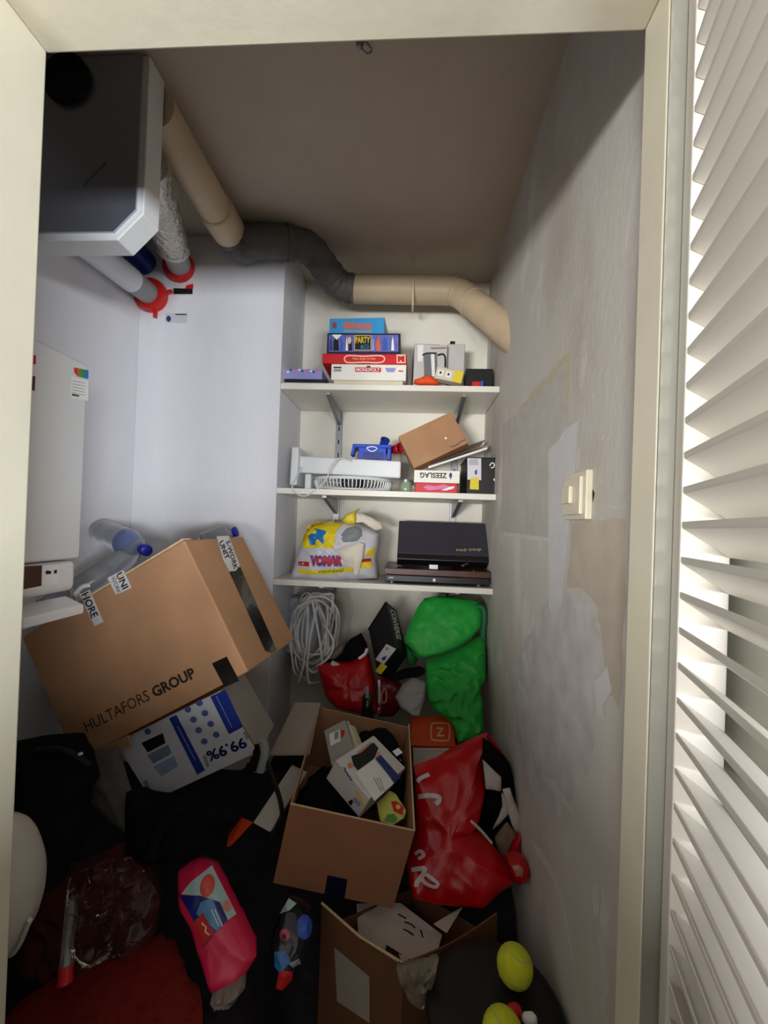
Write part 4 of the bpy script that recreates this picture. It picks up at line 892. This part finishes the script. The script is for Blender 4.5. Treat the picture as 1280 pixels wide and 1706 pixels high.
# ------------------------------------------------------------------ things under the lowest shelf
# coil of white cable
t = thing('white_cable_coil', 'tangled coil of white cable hanging below the lowest shelf', 'cable', at(520, 1140, Y=1.66))
m_cab = M('white_cable', (222, 220, 218), .45, .05)
rnd = random.Random(3)
for k in range(11):
    cx_, cy_ = 524+rnd.uniform(-8, 10), 1046+rnd.uniform(-14, 22); rx, ry = rnd.uniform(20, 40), rnd.uniform(48, 74); rot = rnd.uniform(-.3, .3)
    P = []
    for i in range(10):
        a = 2*math.pi*i/10; x, y = rx*math.cos(a)*(1+.15*rnd.uniform(-1, 1)), ry*math.sin(a)
        P.append(at(cx_+x*math.cos(rot)-y*math.sin(rot), max(990, cy_+x*math.sin(rot)+y*math.cos(rot)), Y=1.66+rnd.uniform(-.03, .05)))
    mk('cable_loop', tube(spline(P, 5, True), .0042, 6, closed=True), m_cab, t, smooth=True)
for P in (((520, 1000), (528, 1040), (534, 1075), (537, 1105)), ((513, 1010), (512, 1060), (505, 1110), (498, 1135)), ((528, 1010), (516, 1070), (512, 1120), (516, 1140)), ((540, 1040), (556, 1070), (548, 1095), (528, 1110))):
    mk('cable_end', tube(spline([at(x, y, Y=1.62) for x, y in P], 5), .0045, 6), m_cab, t, smooth=True)
pl = at(550, 1108, Y=1.60); mk('plug', bev(box(pl, Vector((.045, 0, -.02)), Vector((.006, 0, .016)), Vector((0, .016, 0))), .004, 2), m_cab, t)
t = thing('white_plastic_roll', 'pale roll of plastic sheet behind the cable coil', 'roll', at(505, 1060, Y=1.76))
ra, rb2 = at(503, 1085, Y=1.78), at(508, 992, Y=1.80); dv = rb2-ra
mk('roll_body', lathe(ra, dv, [(0, .06), (.003, .068), (dv.length*.5, .072), (dv.length-.01, .066), (dv.length-.006, .03), (dv.length-.03, .028)], 24), M('pale_sheet', (200, 206, 218), .35, .08), t, smooth=True)
mk('roll_edge', tube([ra+Vector((.03, -.067, .01)), ra+dv*.95+Vector((.02, -.066, 0))], .004, 6), MATS['pale_sheet'], t)
# small red bag with black clothes
m_rbag = M('red_poly_bag', (188, 18, 24), .28, .12, 12, .3, bscale=40)
t = thing('small_red_bag', 'small red plastic bag with black clothes under the cable coil', 'carrier bag', at(580, 1185, Y=1.66))
mk('bag_body', pillow(c6((245, 408), (335, 392), (395, 398), (485, 352), (515, 480), (528, 640), (440, 634), (330, 608), (288, 560), (262, 480)), (1.64, 1.56), .05, .05, .008, 22, 10, 70, sharp=.4), m_rbag, t, smooth=True)
mk('black_contents', pillow(c6((268, 405), (330, 375), (398, 292), (452, 262), (480, 318), (478, 362), (430, 395), (335, 405)), 1.66, .04, .04, .008, 24, 8, 50), m_bk, t, smooth=True)
mk('grey_contents', pillow(c6((300, 385), (322, 340), (388, 294), (372, 345), (330, 388)), 1.645, .03, .03, .006, 24, 7, 40), M('grey_fabric', (120, 112, 110), .9, .1), t, smooth=True)
mk('white_edge', tube(spline([at(*p, Y=1.60) for p in c6((478, 335), (468, 360), (440, 382))], 5), .006, 6), P_wht, t, smooth=True)
t = thing('striped_red_bag', 'dark red bag with white stripe below the black shoe box', 'carrier bag', at(640, 1190, Y=1.58))
sb = mk('bag_body', pillow(c6((520, 475), (600, 470), (640, 500), (640, 600), (600, 650), (530, 650)), 1.58, .035, .05, .006, 24, 8, 50), M('dark_red_bag', (120, 16, 20), .35, .12), t, smooth=True)
stroke('white_stripe', sb, c6((533, 480), (535, 560), (532, 635)), 4, P_wht, parent=t, maxpx=6); stroke('white_letter', sb, c6((560, 515), (545, 550), (548, 585), (565, 580), (568, 545), (560, 515)), 2.4, M('print_pale_rose', (206, 150, 146), .5, 0), parent=t, lift=.002)
# black shoe box
t = thing('tilted_shoe_box', 'black shoe box with white lettering, tilted below the lowest shelf', 'shoe box', at(640, 1128, Y=1.6))
p0, p1, p2, p3 = at(*c6((618, 335))[0], Y=1.50), at(*c6((567, 122))[0], Y=1.60), at(*c6((668, 368))[0], Y=1.60), at(*c6((528, 462))[0], Y=1.56)
sx = mk('box_body', bev(box(p0, p2-p0, p1-p0, p3-p0), .003, 1), m_blk, t)
mk('lid_lip', bev(box(p1+(p1-p0)*.005-(p2-p0)*.02, (p2-p0)*1.05, (p1-p0)*.03, (p3-p0)*1.02), .001, 1), m_blk, t)
text('lettering', sx, 'CONVERSE', c6((584, 152))[0], c6((615, 290))[0], c6((608, 158))[0], P_wht, .03, parent=sx)
poly('white_label', sx, c6((568, 314), (613, 337), (556, 408), (516, 386)), MATS['label_white'], parent=sx); poly('yellow_sticker', sx, c6((545, 402), (572, 418), (542, 456), (515, 440)), MATS['sticker_yellow'], parent=sx, lift=.003)
poly('label_mark', sx, c6((545, 378), (570, 368), (562, 388), (550, 392)), P_nav, parent=sx, lift=.0022); poly('label_mark', sx, c6((565, 325), (582, 334), (572, 345), (560, 338)), P_gry, parent=sx, lift=.0022)
# black shoe peeking out
mk('black_strap_bag', pillow(c6((560, 470), (640, 440), (735, 420), (750, 440), (735, 460), (660, 470), (600, 485)), 1.54, .02, .04, .005, 30, 6, 40), m_bk, smooth=True, label='black pouch squeezed between shoe box and green jacket', cat='pouch')
# green jacket
m_grn = M('green_nylon', (38, 168, 62), .55, .12, 9, .4, bscale=26)
t = thing('green_jacket', 'bright green nylon jacket hanging in the niche corner', 'jacket', at(760, 1230, Y=1.5))
mk('sleeve', pillow(c6((752, 385), (830, 355), (950, 305), (1000, 275), (1025, 300), (1030, 480), (1005, 520), (1015, 600), (1020, 700), (1010, 742), (900, 775), (885, 700), (850, 662), (790, 622), (765, 580), (750, 500)), (1.63, 1.385), .05, .03, .02, 20, 18, 130, c=(770, 1120), sharp=.55, seed=3), m_grn, t, smooth=True)
mk('hood_flap', pillow(c6((745, 102), (800, 92), (900, 98), (1000, 122), (1010, 180), (1005, 232), (960, 290), (900, 332), (820, 362), (730, 380), (690, 345), (650, 300), (665, 250), (690, 190), (720, 130)), (1.66, 1.56), .035, .04, .012, 16, 14, 100, seed=5, sharp=.3), m_grn, t, smooth=True)
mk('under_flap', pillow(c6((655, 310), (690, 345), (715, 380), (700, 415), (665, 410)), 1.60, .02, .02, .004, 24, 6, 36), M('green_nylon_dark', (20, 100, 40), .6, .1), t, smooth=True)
mk('side_strap', tube(spline([at(*p, Y=1.63) for p in c6((985, 140), (1015, 150), (1022, 200), (1015, 280), (1025, 380), (1018, 480))], 5), .011, 8), M('green_strap', (24, 110, 70), .6, .1), t, smooth=True)
stroke_p = c6((690, 345), (720, 378), (820, 358), (900, 328), (965, 285))
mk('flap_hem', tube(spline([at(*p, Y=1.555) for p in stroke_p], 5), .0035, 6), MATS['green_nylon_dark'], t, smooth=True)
# pale bag, orange box, white box
mk('pale_plastic_bag', pillow(c6((608, 560), (640, 500), (690, 462), (752, 490), (748, 570), (722, 640), (690, 652), (625, 602)), (1.54, 1.44), .03, .04, .01, 24, 9, 60, sharp=.5), M('pale_grey_bag', (168, 164, 164), .4, .08, trans=.15), smooth=True,
   label='pale grey crumpled plastic bag hanging above the orange box', cat='plastic bag')
q = pbox(at(*c6((682, 786))[0], Y=1.41), at(*c6((890, 792))[0], Y=1.41), at(*c6((636, 645))[0], Y=1.50), .09)
t = thing('orange_shoe_box', 'orange shoe box with square white logo behind the big red bag', 'shoe box', q[0]+q[1]/2)
ob_ = mk('box_body', bev(box(*q), .002, 1), M('orange_card', (206, 74, 24), .5, .08), t)
mk('lid_edge', bev(box(q[0]-q[3].normalized()*.002+q[2]*.0, q[1], q[2].normalized()*.006, q[3].normalized()*.002), .0005, 1), MATS['orange_card'], t)
P = c6((790, 680), (848, 682), (860, 694), (860, 748), (848, 762), (790, 760), (776, 748), (776, 692), (790, 680)); stroke('logo_frame', ob_, P, 2.6, M('print_peach_pale', (228, 170, 140), .5, 0), sm=2, parent=ob_)
text('logo_letter', ob_, 'Z', c6((798, 742))[0], c6((838, 744))[0], c6((797, 700))[0], MATS['print_peach_pale'], .03, parent=ob_)
q2 = pbox(at(*c6((692, 884))[0], Y=1.36), at(*c6((885, 886))[0], Y=1.36), at(*c6((684, 795))[0], Y=1.40), .08)
t = thing('plain_white_box', 'plain off-white box directly below the orange shoe box', 'box', q2[0]+q2[1]/2)
mk('box_body', bev(box(*q2), .002, 1), M('off_white_card', (188, 176, 164), .6, .08), t); mk('lid_edge', bev(box(q2[0]+q2[2]*.82-q2[3].normalized()*.002, q2[1], q2[2]*.17, q2[3].normalized()*.003), .0008, 1), MATS['off_white_card'], t)

# ------------------------------------------------------------------ big red carrier bag and clothes
t = thing('big_red_bag', 'big red plastic bag with white brush lettering slumped against the right wall', 'carrier bag', at(780, 1505, Y=1.05))
m_rb2 = M('glossy_red_bag', (184, 8, 15), .24, .12, 8, .3, bscale=22)
big = mk('bag_body', pillow(cR((45, 405), (240, 330), (440, 220), (660, 118), (705, 108), (668, 300), (690, 600), (650, 820), (562, 890), (740, 1090), (880, 1290), (985, 1390), (850, 1500), (680, 1660), (560, 1640), (300, 1600), (40, 1560), (-20, 1300), (60, 1000), (60, 600)), (1.24, 1.02), .05, .06, .015, 13, 14, 110, c=cR((360, 950))[0], sharp=.5, seed=2), m_rb2, t, smooth=True)
P_bw = M('print_bag_white', (206, 196, 196), .35, .03)
K = dict(parent=t, maxpx=5, lift=.003)
stroke('white_brush_letter', big, cR((80, 545), (120, 510), (190, 480)), 7, P_bw, **K); stroke('white_brush_letter', big, cR((90, 680), (190, 668), (270, 680), (275, 715), (245, 745)), 8, P_bw, **K)
stroke('white_brush_letter', big, cR((60, 1190), (110, 1160), (140, 1200), (90, 1230)), 6, P_bw, **K)
stroke('white_brush_letter', big, cR((30, 1330), (80, 1320), (150, 1320), (120, 1390), (80, 1440), (75, 1480)), 8, P_bw, **K); stroke('white_brush_letter', big, cR((120, 1390), (160, 1370), (220, 1410), (265, 1450), (240, 1480), (160, 1450), (120, 1400)), 6, P_bw, **K)
mk('bag_rim', pillow(cR((690, 110), (760, 165), (880, 345), (890, 370), (820, 345), (730, 205)), 1.24, .01, .012, .004, 24, 6, 40), m_rb2, t, smooth=True)
mk('bag_corner', pillow(cR((880, 1235), (1000, 1228), (1060, 1262), (1076, 1330), (1050, 1400), (960, 1405), (900, 1330)), 1.03, .03, .04, .006, 24, 7, 44), m_rb2, t, smooth=True)
mk('bag_side', pillow(cR((880, 1240), (960, 1050), (1000, 1000), (1000, 1150), (990, 1240)), 1.10, .012, .02, .004, 24, 6, 36), m_rb2, t, smooth=True)
mk('pink_strap_end', pillow(cR((925, 1300), (985, 1280), (1025, 1320), (1020, 1390), (960, 1390)), .985, .006, .008, .002, 24, 5, 30), M('dull_pink', (190, 120, 112), .6, .1), t, smooth=True)
t = thing('black_white_clothes', 'black and white clothes spilling from the big red bag', 'clothes', at(835, 1440, Y=1.1))
mk('black_cloth', pillow(cR((662, 150), (760, 215), (900, 370), (942, 530), (990, 640), (1010, 860), (900, 1000), (760, 1080), (640, 900), (660, 600)), 1.19, .03, .04, .008, 20, 10, 70), m_bk, t, smooth=True)
m_wcl = M('white_cloth', (206, 200, 196), .8, .08, 20, .2, bscale=60)
mk('white_cloth', pillow(cR((662, 345), (760, 440), (828, 505), (830, 630), (760, 618), (690, 610)), 1.145, .012, .015, .004, 24, 6, 40), m_wcl, t, smooth=True)
poly_c = cR((838, 610), (905, 598), (945, 720), (1018, 900), (965, 1012), (925, 940), (890, 830))
mk('white_strip', pillow(poly_c, 1.13, .008, .01, .003, 24, 6, 44, c=cR((920, 790))[0]), m_wcl, t, smooth=True)
mk('white_strip', pillow(cR((830, 640), (890, 700), (892, 835), (820, 915), (750, 972), (800, 870), (838, 760)), 1.135, .006, .008, .002, 24, 6, 44, c=cR((850, 790))[0]), m_wcl, t, smooth=True)
mk('white_edge', tube(spline([at(*p, Y=1.06) for p in cR((560, 895), (650, 980), (745, 1090))], 5), .0035, 6), m_wcl, t, smooth=True)
mk('pale_cloth', pillow(cR((770, 1050), (880, 900), (960, 1010), (910, 1100), (880, 1230), (800, 1180)), 1.12, .012, .02, .004, 24, 7, 44), M('pale_brown_cloth', (132, 112, 96), .9, .12), t, smooth=True)

# ------------------------------------------------------------------ lower open carton, bin, balls
rimz, botz = .52, .19
Fc, Lc, Rc = at(672, 1606, Z=rimz), at(536, 1505, Z=rimz), at(829, 1522, Z=rimz); Bc = Lc+Rc-Fc
m_lc = M('dark_cardboard', (112, 74, 46), .8, .12, 11)
t = thing('lower_cardboard_box', 'open cardboard box with torn corner at the bottom of the heap', 'cardboard box', Vector(((Lc.x+Rc.x)/2, (Lc.y+Rc.y)/2, botz)))
def panel(a, b, sag=0, drop=0):
    d = (b-a).normalized(); nn = Vector((-d.y, d.x, 0)); V_, F_ = [], []; n = 8
    for i in range(n+1):
        p = a.lerp(b, i/n); zz = rimz-drop-sag*math.sin(math.pi*i/n)
        for off in (0, .004): V_ += [Vector((p.x, p.y, botz))+nn*off, Vector((p.x, p.y, zz))+nn*off]
    for i in range(n):
        k = i*4; F_ += [(k, k+4, k+5, k+1), (k+2, k+3, k+7, k+6), (k+1, k+5, k+7, k+3), (k, k+2, k+6, k+4)]
    F_ += [(0, 1, 3, 2), (n*4, n*4+2, n*4+3, n*4+1)]; return V_, F_
lf = mk('left_panel', panel(Lc, Fc, .012), m_lc, t); mk('right_panel', panel(Fc, Rc, .012), m_lc, t); mk('rear_panel', panel(Rc, Bc, 0, .06), m_lc, t); mk('rear_panel', panel(Bc, Lc, 0, .06), m_lc, t)
mk('bottom_panel', ([Vector((p.x, p.y, botz+k)) for k in (.001, .005) for p in (Fc, Rc, Bc, Lc)], [(0,1,2,3), (7,6,5,4), (0,4,5,1), (1,5,6,2), (2,6,7,3), (3,7,4,0)]), m_lc, t)
poly('white_label', lf, cb1((335, 380), (460, 485), (460, 650), (345, 572)), M('dull_label', (168, 158, 148), .6, .06), parent=lf)
mk('cut_rim', tube([Lc+Vector((0, 0, .001)), Lc.lerp(Fc, .5)+Vector((0, 0, -.010)), Fc+Vector((0, 0, .001))], .0028, 6), m_cardedge, t)
mk('torn_film', pillow(cb1((555, 450), (600, 440), (660, 430), (710, 420), (690, 500), (650, 590), (600, 570), (575, 520)), .80, .012, .012, .01, 40, 8, 50, sharp=.8), M('crinkled_film', (190, 180, 160), .12, .1, trans=.75, ior=1.3), t, smooth=True)
# printed sheets in it
def sheet(name, label, pts, mat, cat='paper', thick=.002):
    v = [Vector(p) for p in pts]; n = len(v); nn = (v[1]-v[0]).cross(v[2]-v[0]).normalized()*thick
    v += [p-nn for p in v]
    return mk(name, (v, [tuple(range(n)), tuple(range(2*n-1, n-1, -1))]+[(i, i+n, (i+1) % n+n, (i+1) % n) for i in range(n)]), mat, label=label, cat=cat)
m_pap = M('dull_white_paper', (196, 184, 174), .7, .08, 12)
sh = sheet('printed_sheet', 'white printed cardboard sheet standing in the lower box', [at(*cb1((420, 330))[0], Y=.99), at(*cb1((590, 435))[0], Y=.92), at(*cb1((690, 440))[0], Y=.93), at(*cb1((718, 335))[0], Y=.99), at(*cb1((570, 222))[0], Y=1.06), at(*cb1((415, 225))[0], Y=1.06)], m_pap)
for P in (((562, 262), (580, 272), (592, 278)), ((585, 290), (608, 298), (622, 312)), ((580, 315), (600, 325), (618, 338)), ((642, 318), (650, 345))): stroke('black_print', sh, cb1(*P), 2.6, P_blk, sm=2, parent=sh, lift=.002)
poly('black_print', sh, cb1((520, 370), (575, 405), (575, 430), (545, 425), (515, 400)), P_blk, parent=sh, lift=.002)
sheet('pale_sheet', 'narrow pale card strip beside the printed sheet', [at(*cb1((690, 300))[0], Y=.99), at(*cb1((782, 245))[0], Y=1.03), at(*cb1((790, 240))[0], Y=1.03), at(*cb1((735, 330))[0], Y=.97)], m_pap)
# black bin with lid
t = thing('black_bin', 'black round bin with flat lid in the front right corner', 'bin', (.183, .775, .15))
mk('bin_body', lathe((.183, .775, .165), (0, 0, 1), [(0, .095), (.36, .116), (.372, .122), (.38, .122)], 36), M('black_plastic', (20, 17, 16), .5, .1), t, smooth=True)
mk('bin_lid', lathe((.183, .775, .545), (0, 0, 1), [(0, .123), (.008, .123), (.013, .116), (.014, .09), (.012, .02)], 36), MATS['black_plastic'], t, smooth=True)
m_ball = M('tennis_felt', (206, 212, 46), .9, .12, 60, .3, bscale=300)
def ball(px, py, label):
    c = at(px, py, Z=.560+.0335); tt = thing('tennis_ball', label, 'tennis ball', c-Vector((0, 0, .0335)), 'tennis balls on the bin')
    V_, F_ = [], []
    tt_b = mk('felt', _lathe(c-Vector((0, 0, .0333)), Vector((0, 0, 1)), [(.0333*(1-math.cos(math.pi*j/14)), .0333*math.sin(math.pi*j/14)) for j in range(15)], 24), m_ball, tt, smooth=True)
    P = []
    for i in range(32):
        a = 2*math.pi*i/32; v = Vector((.75*math.cos(a)+.25*math.cos(3*a), .75*math.sin(a)-.25*math.sin(3*a), .866*math.sin(2*a))).normalized()*.0333
        v.rotate(Matrix.Rotation(1.1, 3, 'X') @ Matrix.Rotation(.5, 3, 'Z')); P.append(c+v)
    mk('seam', tube(P, .0009, 5, closed=True), M('ball_seam', (180, 182, 120), .8, 0), tt)
ball(858, 1609, 'yellow tennis ball on the black bin lid, whole ball in view'); ball(838, 1722, 'yellow tennis ball at the bottom edge, mostly cut off')
t = thing('small_figurine', 'little red and white wrapped toy on the black bin', 'toy', at(868, 1690, Z=.56))
c_ = at(866, 1690, Z=.572)
mk('red_part', lump(c_+Vector((-.008, .004, 0)), .014, .01, .011, .01, 14, 10, 3), m_redc, t, smooth=True); mk('white_part', lump(c_+Vector((.016, -.004, -.001)), .014, .009, .009, .01, 14, 10, 6), P_wht, t, smooth=True)
# ------------------------------------------------------------------ left side of the heap
mk('black_backpack', pillow(c8((60, 90), (200, 62), (330, 52), (392, 130), (402, 260), (352, 330), (345, 430), (330, 540), (260, 700), (100, 700), (40, 440)), (.95, .80), .09, .06, .013, 14, 12, 90, seed=4), m_bk, smooth=True, label='black backpack standing on the left below the large box', cat='backpack')
bk = thing('buckle_strap', 'thin black strap with small white buckle on the backpack', 'strap', at(130, 1256, Y=.86))
mk('strap', tube(spline([at(60, 1250, Y=.90), at(95, 1248, Y=.885), at(120, 1256, Y=.885), at(150, 1275, Y=.885)], 5), .006, 6), m_black, bk); mk('buckle', bev(box(at(130, 1260, Y=.875), Vector((.009, 0, .003)), Vector((-.001, 0, .006)), Vector((0, .004, 0))), .001, 1), P_wht, bk)
mk('grey_towel', pillow(c8((388, 130), (500, 108), (562, 300), (560, 420), (545, 490), (470, 430), (400, 370)), (.995, .955), .02, .015, .008, 20, 9, 60), M('grey_towel', (92, 88, 86), .95, .1, 60, .3, bscale=160, spec=.1), smooth=True, label='grey towel hanging between backpack and white carton', cat='towel')
mk('black_sports_bag', pillow(c8((540, 290), (640, 320), (760, 330), (900, 290), (1060, 215), (1090, 260), (1050, 380), (980, 430), (960, 520), (830, 580), (640, 600), (540, 540)), (.99, .92), .05, .035, .012, 14, 11, 90, seed=6), m_bk, smooth=True, label='black sports bag wedged below the white printed carton', cat='bag')
hs = thing('vacuum_hose', 'black ribbed hose curving over the black sports bag', 'hose', at(300, 1360, Y=.93))
hpts = spline([at(*p, Y=y) for p, y in zip(c8((640, 600), (680, 480), (760, 380), (880, 310), (1000, 265), (1080, 190), (1110, 110)), (.86, .89, .93, .96, .98, 1.0, 1.03))], 9)
mk('hose_body', tube(hpts, [.013+.0018*math.sin(i*1.9) for i in range(len(hpts))], 10), m_bk, hs, smooth=True)
mk('pale_cuff', tube(spline([at(*p, Y=1.0) for p in c8((1120, 80), (1130, 140), (1112, 215))], 5), .011, 10), M('pale_cuff', (140, 146, 140), .4, .1), hs, smooth=True)
cb2 = thing('thin_black_cable', 'thin black cable looping beside the open brown box', 'cable', at(460, 1340, Y=1.0))
mk('cable_run', tube(spline([at(*p, Y=1.0) for p in c7((150, 290), (190, 400), (215, 480), (220, 540), (195, 580))], 6), .006, 6), m_black, cb2, smooth=True)
mk('cable_plug', lathe(at(*c7((195, 580))[0], Y=1.0), (-.3, -.2, -1), [(0, .007), (.02, .009), (.03, .006)], 10), m_black, cb2)
pk = thing('grey_plank', 'grey white plank leaning beside the open brown box', 'plank', at(440, 1380, Y=1.02))
A_, B_, C_ = at(*c7((102, 568))[0], Y=.98), at(*c7((172, 606))[0], Y=.97), at(*c7((262, 330))[0], Y=1.14)
mk('plank_body', bev(box(A_, B_-A_, C_-A_, Vector((0, .012, -.008))), .0015, 1), M('grey_white_board', (176, 172, 166), .6, .06), pk)
mk('screw_head', lathe(A_.lerp(C_, .6)+(B_-A_)*.4+Vector((0, -.0005, .0)), (0, -1, .5), [(0, .004), (.0015, .003)], 10), m_metal, pk)
sheet('orange_card', 'small orange card poking out beside the grey plank', [at(*c8((968, 540))[0], Y=.93), at(*c8((985, 535))[0], Y=.93), at(*c8((1078, 435))[0], Y=.95), at(*c8((1030, 415))[0], Y=.97), at(*c8((975, 490))[0], Y=.96)], M('orange_red_card', (196, 62, 24), .6, .1), cat='card', thick=.003)
# white round thing behind the left post
t = thing('white_container', 'smooth rounded white container showing behind the left door post', 'container', at(10, 1600, Y=.64))
mk('shell', pillow([(p.x, p.y) for p in spline([(x, y, 0) for x, y in c8((40, 430), (100, 540), (135, 690), (120, 860), (55, 990), (-40, 1010), (-150, 900), (-190, 720), (-140, 520), (-50, 420))], 6, True)], .66, .06, .07, 0, 10, 10, 60, e=2), M('white_shell', (206, 202, 192), .35, .03), t, smooth=True)
mk('shell_rim', tube(spline([at(*p, Y=.655) for p in c8((128, 850), (62, 988), (-30, 1012))], 6), .004, 6), MATS['white_shell'], t, smooth=True)
# red blanket, clear bag, white stick
m_rc = M('red_woven', (118, 34, 28), .9, .2, 50, .5, bscale=160, spec=.15)
mk('red_blanket', pillow(c8((0, 1300), (80, 1200), (200, 1120), (330, 1052), (500, 1012), (650, 960), (705, 1005), (770, 1120), (850, 1295), (860, 1500), (400, 1560), (-40, 1540)), (.84, .66), .05, .08, .022, 15, 16, 120, seed=8, sharp=.5), m_rc, smooth=True, label='dull red woven blanket folded in the front left corner', cat='blanket')
mk('dark_red_cloth', pillow(c8((120, 700), (300, 640), (480, 560), (620, 640), (680, 780), (660, 930), (500, 1000), (330, 1040), (200, 1100), (100, 1000)), (.92, .84), .05, .08, .024, 18, 14, 100, seed=9, sharp=.5), M('dark_red_fabric', (78, 26, 24), .85, .3, 24, .3, bscale=70), smooth=True, label='dark red crumpled cloth under the clear bag on the left', cat='cloth')
t = thing('clear_plastic_bag', 'crinkled clear plastic bag over dark red cloth', 'plastic bag', at(180, 1610, Y=.82))
mk('bag_film', pillow(c8((300, 660), (420, 620), (540, 590), (620, 680), (670, 800), (640, 900), (520, 1000), (400, 1040), (330, 1000), (300, 850)), (.83, .76), .02, .03, .014, 30, 12, 80, sharp=.8, seed=11), M('clear_film', (226, 216, 208), .1, 0, trans=1, ior=1.22), t, smooth=True)
mk('film_fold', tube(spline([at(*p, Y=.76) for p in c8((520, 760), (500, 840), (505, 900), (470, 960))], 5), .004, 6), MATS['clear_film'], t, smooth=True)
t = thing('clear_tube', 'slim clear tube standing upright on the left of the heap', 'tube', at(108, 1640, Y=.74))
ta, tb2 = at(108, 1640, Y=.745), at(122, 1494, Y=.80)
mk('tube_body', tube([ta, tb2], .012, 16), M('clear_tube', (216, 216, 210), .1, 0, trans=.8, ior=1.3), t, smooth=True); mk('tube_core', tube([ta.lerp(tb2, .05), tb2.lerp(ta, .03)], .004, 8), P_wht, t); mk('red_tip', tube([ta, ta.lerp(tb2, .2)], .0125, 14), m_redc, t)
# pink detergent pack
t = thing('pink_wipes_pack', 'pink and blue wipes pack lying on the dark heap', 'pack', at(360, 1640, Y=.80))
pk_ = mk('pack_body', pillow(cp((78, 235), (210, 135), (335, 182), (525, 560), (680, 870), (560, 1070), (360, 1140), (268, 880), (188, 600), (85, 410)), (.92, .80), .03, .045, .004, 22, 10, 80, e=4, seed=2), M('pink_film', (222, 40, 84), .25, .1, 10), t, smooth=True)
K = dict(parent=t, maxpx=6)
poly('pale_field', pk_, cp((335, 190), (522, 560), (450, 612), (395, 470), (240, 425), (100, 410), (170, 320)), M('print_mint', (180, 206, 206), .3, .05), lift=.0012, **K)
poly('navy_field', pk_, cp((88, 420), (240, 420), (395, 470), (455, 605), (345, 720), (262, 822), (188, 600)), M('print_deepblue', (24, 34, 120), .3, 0), lift=.0018, **K)
poly('blue_field', pk_, cp((215, 560), (250, 470), (335, 440), (420, 640), (372, 690), (300, 560)), M('print_sky', (90, 150, 200), .3, .1), lift=.0024, **K)
ellipse('coral_drop', pk_, cp((300, 345))[0], 12, 20, M('print_coral', (220, 84, 70), .3, .1), rot=15, lift=.0024, **K); ellipse('peach_dot', pk_, cp((450, 500))[0], 7, 10, MATS['print_peach'], lift=.0024, **K)
poly('red_logo', pk_, cp((190, 630), (265, 550), (350, 708), (260, 812)), P_red, lift=.003, **K); stroke('logo_script', pk_, cp((255, 600), (265, 640), (290, 660), (285, 695), (315, 720)), 3, MATS['print_cream'], parent=t, lift=.0038)
for dx in (0, 26): stroke('white_print_line', pk_, cp((330+dx, 525), (388+dx, 655)), 1.6, P_wht, sm=3, parent=t, lift=.0034, maxpx=6)
mk('crinkled_end', pillow(cp((340, 1140), (440, 1090), (560, 1075), (590, 1130), (510, 1210), (380, 1240), (330, 1200)), .795, .015, .02, .012, 40, 7, 44, sharp=.8), M('hazy_film', (196, 180, 170), .15, .1, trans=.6, ior=1.3), t, smooth=True)
# second wrapped pack
t = thing('blue_wrapped_pack', 'dark blue and red wrapped pack beside the lower box', 'pack', at(490, 1650, Y=.86))
pk2 = mk('pack_body', pillow(cp((800, 700), (850, 560), (920, 440), (985, 478), (1090, 560), (1105, 680), (1040, 860), (960, 1050), (870, 1150), (820, 1130), (800, 900)), (.92, .84), .03, .045, .008, 26, 9, 70, sharp=.4), M('dark_film', (30, 30, 40), .15, .2, 20, trans=.1), t, smooth=True)
ellipse('blue_disc', pk2, cp((1040, 660))[0], 13, 21, M('print_cobalt', (50, 84, 180), .3, .1), lift=.002, **K); ellipse('rose_ring', pk2, cp((890, 720))[0], 9, 10, M('print_raspberry', (196, 60, 90), .3, .1), lift=.002, **K); ellipse('dark_core', pk2, cp((882, 735))[0], 4, 5, P_blk, parent=t, maxpx=6, lift=.003)
poly('blue_field', pk2, cp((810, 850), (900, 840), (940, 930), (850, 1010), (810, 960)), M('print_azure', (50, 110, 180), .3, .1), lift=.002, **K); poly('red_field', pk2, cp((850, 990), (950, 1000), (950, 1060), (870, 1145), (820, 1130)), P_red, lift=.002, **K)
poly('white_corner', pk2, cp((850, 560), (920, 440), (980, 480), (930, 530)), MATS['print_mint'], lift=.002, **K); poly('grey_print', pk2, cp((920, 940), (1000, 900), (1010, 940), (950, 970)), P_gry, lift=.002, **K)
